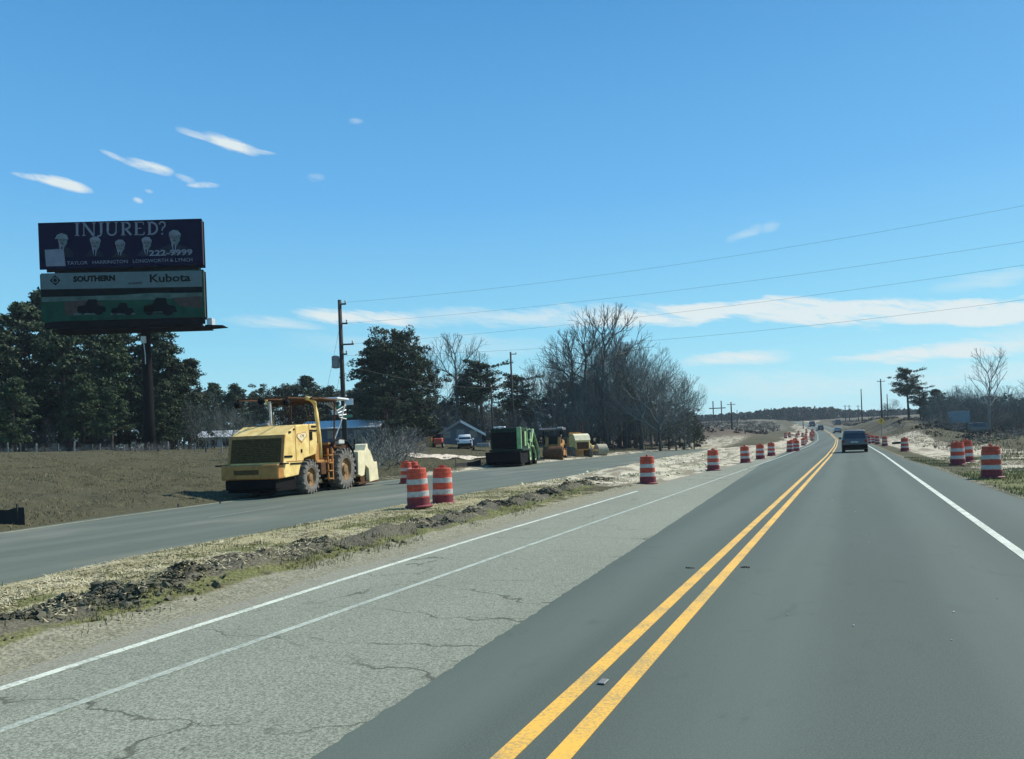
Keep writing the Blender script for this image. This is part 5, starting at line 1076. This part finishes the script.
# ------------------------------------------------------------------ buildings
def gable_house(name, label, px, depth, wd, dp, eave, ridge, rz, wallm, roofm, dz=0):
    x, y, z = on(px, depth); t = thing(name, label, 'house', (x, y, z - .2 + dz), rz)
    m = MB(); m.prism([(-wd / 2, 0), (wd / 2, 0), (wd / 2, eave), (0, ridge), (-wd / 2, eave)], 0, dp, 'y'); w = m.build('wall', M[wallm], t)
    for s in (-1, 1):
        m = MB(); n = .18; o = .45
        m.prism([(0, ridge + .02), (s * (wd / 2 + o), eave - (ridge - eave) * o / (wd / 2) + .02), (s * (wd / 2 + o), eave - (ridge - eave) * o / (wd / 2) + n), (0, ridge + n + .05)], -.45, dp + .4, 'y'); m.build('roof', M[roofm], t)
        m = MB(); m.prism([(s * .02, ridge - .12), (s * (wd / 2 + o), eave - (ridge - eave) * o / (wd / 2) - .12), (s * (wd / 2 + o), eave - (ridge - eave) * o / (wd / 2) + n + .03), (s * .02, ridge + n + .08)], -.52, -.46, 'y'); m.build('barge_board', M['white' if s > 0 else 'grey_steel'], t)
    m = MB(); m.box(-.5, .5, -.05, -.004, .1, 2.1, .01); d = m.build('door', M['grey_steel'], t)
    for xx in (-wd * .32, wd * .3):
        m = MB(); m.box(xx - .5, xx + .5, -.04, -.004, 1.0, 2.0, .01); wi = m.build('window', M['grey_steel'], t); m = MB(); m.box(xx - .42, xx + .42, -.055, -.042, 1.08, 1.92); m.build('pane', M['glass'], wi)
    return t
gable_house('house', 'slate blue house with a white edged gable beyond the driveway', 461, 100, 5.6, 9, 1.5, 3.1, PSI + math.radians(6), 'wall_blue', 'roof_dark')
def barn(name, label, px, depth, wd, dp, h0, h1, rz, wallm, roofm, n=5):
    x, y, z = on(px, depth); t = thing(name, label, 'building', (x, y, z - .2), rz)
    m = MB(); m.box(-wd / 2, wd / 2, 0, dp, 0, h0); m.build('wall', M[wallm], t)
    m = MB(); m.prism([(-.4, h0), (dp / 2, h1), (dp + .4, h0), (dp + .4, h0 - .12), (dp / 2, h1 - .14), (-.4, h0 - .12)], -wd / 2 - .3, wd / 2 + .3); m.build('roof', M[roofm], t)
    for i in range(n):
        xx = -wd / 2 + (i + .5) * wd / n; m = MB(); m.box(xx - .45, xx + .45, -.05, -.004, .9, 1.9); w = m.build('window', M['grey_steel'], t); m = MB(); m.box(xx - .38, xx + .38, -.065, -.052, .97, 1.83); m.build('pane', M['glass'], w)
    return t
barn('long_house', 'long low building with a pale metal roof behind the yellow machine', 338, 92, 9.6, 11, 2.2, 3.3, PSI, 'wall_blue', 'roof_grey', 6)
barn('farm_house', 'pale low building half hidden by shrubs left of the yellow machine', 214, 108, 5.0, 6, 2.2, 3.2, PSI, 'roof_grey', 'roof_grey', 3)
barn('shed', 'small pale shed seen through the trees behind the driveway', 443, 106, 4, 4, 1.8, 2.5, PSI, 'rust', 'roof_dark', 1)
# white pickup and clutter by the house
x, y, z = on(465, 88); car('parked_car', 'white car parked in front of the slate blue house', 'car', x, y, PSI + .05, 'white', z=z, Hh=1.6, Wd=1.7)
def clutter(name, label, cat, px, d, build): 
    x, y, z = on(px, d); t = thing(name, label, cat, (x, y, z), PSI); build(t); return t
def b1(t):
    m = MB(); m.box(-.5, .5, 0, 1.4, .4, 1.1, .08); m.build('body', M['orange'], t); m = MB(); m.box(-.3, .3, .8, 1.3, 1.1, 1.6, .06); m.build('seat', M['black'], t)
    for sx in (1, -1): wheel(t, sx * .5, .3, .35, .22, sx, rim='white', tyre='blackrubber'); wheel(t, sx * .5, 1.2, .3, .22, sx, rim='white', tyre='blackrubber')
clutter('garden_tractor', 'small orange garden tractor left of the white parked car', 'tractor', 438, 86, b1)
def b2(t):
    m = MB(); m.box(-.35, .35, 0, .5, 0, 1.1, .05); m.build('bin_body', M['mustard'], t); m = MB(); m.box(-.4, .4, -.05, .55, 1.1, 1.2, .03); m.build('lid', M['rust'], t)
clutter('yard_bin', 'tall brown bin at the left end of the pale driveway', 'bin', 429, 86, b2)
def b3(t):
    m = MB(); m.box(-.7, .7, 0, 2.2, .5, .95, .05); m.build('bed', M['grey_steel'], t)
    for sx in (1, -1): wheel(t, sx * 1.1, 1.1, .35, .2, sx, rim='white', tyre='blackrubber')
clutter('utility_trailer', 'low grey trailer right of the white parked car', 'trailer', 483, 84, b3)
# pale driveway
xa = [on(p, d) for p, d in ((404, 66), (440, 66), (494, 68))]; xb = [on(p, d) for p, d in ((404, 71), (440, 71.5), (494, 73))]
Vv = []; n = 24
for i in range(n + 1):
    t = i / n; px = 404 + 92 * t
    for d in (66.5 + 1.5 * t, 68.5 + 1.5 * t, 71.5 + 1.5 * t): x, y, z = on(px, d); Vv.append((x, y, z + .09))
Ff = [(i * 3 + j, i * 3 + j + 1, i * 3 + j + 4, i * 3 + j + 3) for i in range(n) for j in (0, 1)]
M['drive'] = mat('pale_driveway', (.55, .47, .36), .9, 0, .15, 1)
structure(link('driveway', npmesh('driveway', np.array(Vv), np.array(Ff), M['drive'])))
# blue board on the right
x, y, z = on(960, 118); t = thing('blue_board', 'pale blue board on posts at the edge of the right hand wood', 'sign', (x, y, z), PSI * .4)
m = MB(); m.box(-1.5, 1.5, -.05, .05, 1.4, 3.2, .02); b = m.build('panel', M['board_blue'], t)
m = MB()
for k in range(2): m.box(-1.4, .4 - .3 * k, -.062, -.052, 2.8 - .5 * k, 2.9 - .5 * k)
m.build('print_lines', M['grey_steel'], b)
for sx in (-1.4, 1.1): m = MB(); m.tube([(sx, .1, -.2), (sx, .1, 3.3)], .07, 6); m.build('post', M['wood'], t)
x, y, z = on(972, 119); car('parked_car', 'grey car half hidden below the blue board', 'car', x, y, PSI + 1.2, 'suv', z=z)
# yellow warning sign
x, y, z = on(882, 118); t = thing('warning_sign', 'small yellow diamond warning sign beyond the right row of drums', 'sign', (x, y, z))
m = MB(); m.prism([(0, 2.0), (.55, 2.55), (0, 3.1), (-.55, 2.55)], -.02, .0, 'y'); s_ = m.build('sign_plate', M['sign_yellow'], t)
m = MB(); m.prism([(-.04, 2.3), (.04, 2.3), (.04, 2.7), (.14, 2.66), (0, 2.88), (-.14, 2.66), (-.04, 2.7)], -.028, -.022, 'y'); m.build('sign_symbol', M['black'], s_)
m = MB(); m.tube([(0, .03, -.2), (0, .03, 2.9)], .04, 6); m.build('post', M['grey_steel'], t)

# ------------------------------------------------------------------ poles and wires
def pole(label, x, y, ztop, arms=(), r=.15, transf=False, group=None, lean=0):
    z = tz(x, y); t = thing('utility_pole', label, 'utility pole', (x, y, z), PSI, group); h = ztop - z
    m = MB(); m.tube([(0, 0, -.3), (0, 0, h / 2), (0, 0, h)], [r, r * .85, r * .65], 9); m.build('pole_shaft', M['wood'], t, smooth=True)
    for zz, w, s in arms:
        m = MB(); 
        if s == 0: m.box(-w / 2, w / 2, -.22, -.12, zz - .06, zz + .06)
        else: m.box(min(0, s * w), max(0, s * w), -.06, .06, zz - .05, zz + .05)
        a = m.build('crossarm', M['wood'], t)
        m = MB()
        for xx in ((-w * .42, 0, w * .42) if s == 0 else (s * w * .92,)): m.lathe([(.04, 0), (.08, .05), (.05, .1), (.08, .15), (.03, .22)], 8, 'z', Matrix.Translation((xx, -.17 * (s == 0), zz + .06)))
        m.build('insulator', M['lt_steel'], a)
    if transf:
        m = MB(); m.lathe([(.1, 0), (.28, .04), (.28, .85), (.1, .92)], 14, 'z', Matrix.Translation((-.45, 0, h - 4.9))); m.box(-.3, .0, -.05, .05, h - 4.5, h - 4.2); m.build('transformer', M['grey_steel'], t)
    return t
p1 = at(339.5, 300, 55); zg1 = tz(p1.x, p1.y)
h1 = p1.z - zg1
pole('tall weathered utility pole with a transformer behind the yellow machine', p1.x, p1.y, p1.z, [(h1 - .3, .45, 1), (h1 - 1.7, .5, 1), (h1 - 3.2, .9, 1), (h1 - 3.9, .4, 1)], .20, True)
p2 = at(491, 384, 88); pole('thinner utility pole left of the green machine', p2.x, p2.y, p2.z, [(p2.z - tz(p2.x, p2.y) - .4, 1.8, 0)], .13)
p3 = at(510.5, 352, 104); pole('tall bare utility pole rising above the green machine', p3.x, p3.y, p3.z, [(p3.z - tz(p3.x, p3.y) - .3, .8, 1)], .18)
for px, top, d, lab, r_ in [(731, 402, 185, 'utility pole on the dirt bank beside the far left road edge', .22), (861, 389, 240, 'shorter pole in the group right of the sport utility vehicle', .2), (880.5, 379, 190, 'tallest pole in the group right of the sport utility vehicle', .22), (887, 394, 260, 'shorter pole just right of the tallest roadside pole', .2), (737, 410, 330, 'thin distant pole right of the dirt bank', .2), (845, 405, 380, 'far pole left above the sport utility vehicle', .25), (849, 405, 385, 'far pole right above the sport utility vehicle', .25), (858, 405, 370, 'far pole beside the shorter roadside pole', .22), (745, 428, 150, 'short post on the dirt bank', .12), (803, 421, 300, 'short pole above the far drums', .18)]:
    p = at(px, top, d); pole(lab, p.x, p.y, p.z, [(p.z - tz(p.x, p.y) - .6, 2.0, 0)] if r_ > .2 else [], r_)
for px, d, top, lab in ((717, 400, 401, 'twin legged transmission tower on the far horizon'), (768, 520, 408, 'tiny far transmission tower above the distant wood')):
    a = at(px, top, d); z = tz(a.x, a.y); t = thing('transmission_tower', lab, 'pylon', (a.x, a.y, z), .3)
    for s in (-2.1, 2.1): m = MB(); m.tube([(s, 0, -1), (s, 0, a.z - z)], .28, 6); m.build('leg', M['wood'], t)
    m = MB(); m.box(-4.2, 4.2, -.2, .2, a.z - z - 4, a.z - z - 3.5); m.build('crossarm', M['wood'], t)
pe = at(1165, 175, 36)
pole('roadside utility pole on the right beyond the picture edge', pe.x, pe.y, pe.z + .4, [(pe.z - tz(pe.x, pe.y) - .2, .4, 0)], .18)
def wire(label, a, b, sag, r=.013, group=None):
    m = MB(); a, b = Vector(a), Vector(b); pts = [a.lerp(b, i / 24) - Vector((0, 0, 4 * sag * (i / 24) * (1 - i / 24))) for i in range(25)]
    m.tube(pts, r, 5); o = m.build('overhead_wire', M['wire'], None); tag(o, label, 'wire', group); return o
WG = 'overhead wires crossing the road'
for zo, ey, sag, lab in ((.1, 178, .75, 'topmost overhead wire crossing the sky to the right'), (1.6, 219, .55, 'second overhead wire from the top crossing the sky'), (3.1, 243, .55, 'third overhead wire from the top, just above the long cloud on the right'), (3.9, 280, .8, 'lowest overhead wire, crossing in front of the long cloud')):
    wire(lab, (p1.x, p1.y, p1.z - zo - .1), at(1165, ey, 36), sag, .006, WG)
    wire('overhead wire running left from the tall utility pole behind the billboard' , (p1.x, p1.y, p1.z - zo - .1), (p1.x - 60, p1.y + 14, p1.z - zo + 1.0), .8, .009, 'overhead wires left of the tall pole') if zo > 9 else None
wire('service wire from the tall utility pole down to the thinner pole', (p1.x, p1.y, p1.z - 4.6), (p2.x, p2.y, p2.z - .4), .5, .010)
wire('service wire from the thinner pole to the tall bare pole', (p2.x, p2.y, p2.z - .5), (p3.x, p3.y, p3.z - 3.4), .4, .010)
gq = at(323, 395, 52); wire('steel guy wire slanting down left from the tall utility pole', (p1.x, p1.y, p1.z - 1.7), (gq.x - 1.2, gq.y, tz(gq.x - 1.2, gq.y)), .02, .009)
gq = at(331, 395, 52); wire('second guy wire slanting down from the transformer of the tall utility pole', (p1.x, p1.y, p1.z - 4.4), (gq.x - .8, gq.y, tz(gq.x - .8, gq.y)), .02, .009)
# signs on the pole
t = thing('pole_sign', 'small white and green boards fixed to the tall utility pole', 'sign', (p1.x, p1.y, 0), PSI)
m = MB(); m.box(.12, .75, -.26, -.22, 4.9, 5.35, .01); m.box(-.8, .0, -.26, -.22, 4.25, 4.6, .01); m.build('white_board', M['white'], t)
m = MB(); m.box(-.15, .65, -.26, -.22, 4.0, 4.2, .01); m.box(-.5, .25, -.28, -.24, 4.7, 4.85, .01); m.build('green_board', M['sign_green'], t)

# ------------------------------------------------------------------ field fence, silt fence, dirt pieces
ft = thing('field_fence', 'row of pale leaning fence posts with wire along the field in front of the wood', 'fence', (0, 0, 0))
prev = None; wp = []
for i, px in enumerate([-12, 8, 20, 36, 58, 74, 92, 100, 112, 124, 135, 149, 158, 168, 178, 195, 206, 222]):
    x, y, z = on(px, 58 + i * .25); h = rnd.uniform(.35, .9); m = MB(); m.tube([(x, y, z - .1), (x + rnd.uniform(-.08, .08), y, z + h)], rnd.uniform(.04, .07), 6); m.build('post', M['grey_steel' if i % 2 else 'greybark'], ft); wp.append((x, y, z + .3))
m = MB(); m.tube(wp, .01, 4); m.tube([(a, b, c + .25) for a, b, c in wp], .01, 4); m.build('fence_wire', M['wire'], ft)
def silt(name, label, pts, h):
    m = MB(); n = len(pts); vs = []
    for i, (px, d) in enumerate(pts):
        x, y, z = on(px, d); hh = h * (.5 + .5 * (i / (n - 1)) ** 1.5 + .06 * math.sin(i * 2.3)); vs += [(x, y, z - .05), (x - .03, y + .01, z + hh)]
    vs2 = [(x + .02, y - .02, z) for x, y, z in vs]; N_ = len(vs); fs = []
    for i in range(n - 1): fs.append((2 * i, 2 * i + 2, 2 * i + 3, 2 * i + 1)); fs.append((N_ + 2 * i, N_ + 2 * i + 1, N_ + 2 * i + 3, N_ + 2 * i + 2)); fs.append((2 * i + 1, 2 * i + 3, N_ + 2 * i + 3, N_ + 2 * i + 1))
    t = thing(name, label, 'silt fence'); m.add(vs + vs2, fs); m.build('fabric', M['silt'], t)
    for px, d in pts[::3]:
        x, y, z = on(px, d); m = MB(); m.box(x - .02, x + .02, y - .02, y + .02, z - .1, z + h + .06); m.build('stake', M['wood'], t)
    return t
silt('silt_fence', 'black sagging silt fence at the left picture edge beside the left road', [(-50, 19.0), (-38, 19.05), (-26, 19.1), (-14, 19.15), (-4, 19.2), (6, 19.25), (15, 19.3), (22, 19.34)], .46)
silt('silt_fence', 'low black strip behind the yellow machine', [(176, 24.6), (190, 24.9), (205, 25.3), (218, 25.8), (232, 26.3), (246, 27)], .07)  # low dark strip drawn with the fence builder and its black material
silt('silt_fence', 'black strip of silt fabric on the bank left of the green machine', [(455, 54), (464, 55), (472, 56), (480, 57)], .45)
def pipe(label, px0, d0, px1, d1, r=.2):
    a, b = on(px0, d0), on(px1, d1); m = MB(); m.tube([(a[0], a[1], a[2] + r * .8), (b[0], b[1], b[2] + r * .8)], r, 12); o = m.build('drain_pipe', M['black'], None, smooth=True); tag(o, label, 'pipe')
pipe('dark pipe lying on the far right verge behind the lone drum', 893, 92, 904, 90, .14)
x, y, z = on(983, 66)
n = 70; r_ = nrg.normal(0, 1, (n, 2)) * (1.6, .9); P = np.stack([x + r_[:, 0], y + r_[:, 1], terrain(x + r_[:, 0], y + r_[:, 1]) + .1 + .08 * np.exp(-(r_ ** 2).sum(1) / 2), np.exp(nrg.normal(-2.4, .4, n))], 1)
clods('dirt_heap', P, M['clod'], 'low heap of dark dirt behind the nearest right drum')

# ------------------------------------------------------------------ air
m = MB(); m.box(-1600, 1600, -300, 2600, -3, 60); me = m.mesh('haze', M['white']); me.materials.clear()
hz = bpy.data.materials.new('haze_air'); hz.use_nodes = True; nt = hz.node_tree; nt.nodes.clear(); ou = nt.nodes.new('ShaderNodeOutputMaterial'); pv = nt.nodes.new('ShaderNodeVolumePrincipled')
pv.inputs['Color'].default_value = (.72, .86, 1, 1); pv.inputs['Density'].default_value = .00022; pv.inputs['Anisotropy'].default_value = .2; nt.links.new(pv.outputs[0], ou.inputs['Volume'])
me.materials.append(hz); structure(link('haze', me), 'stuff')
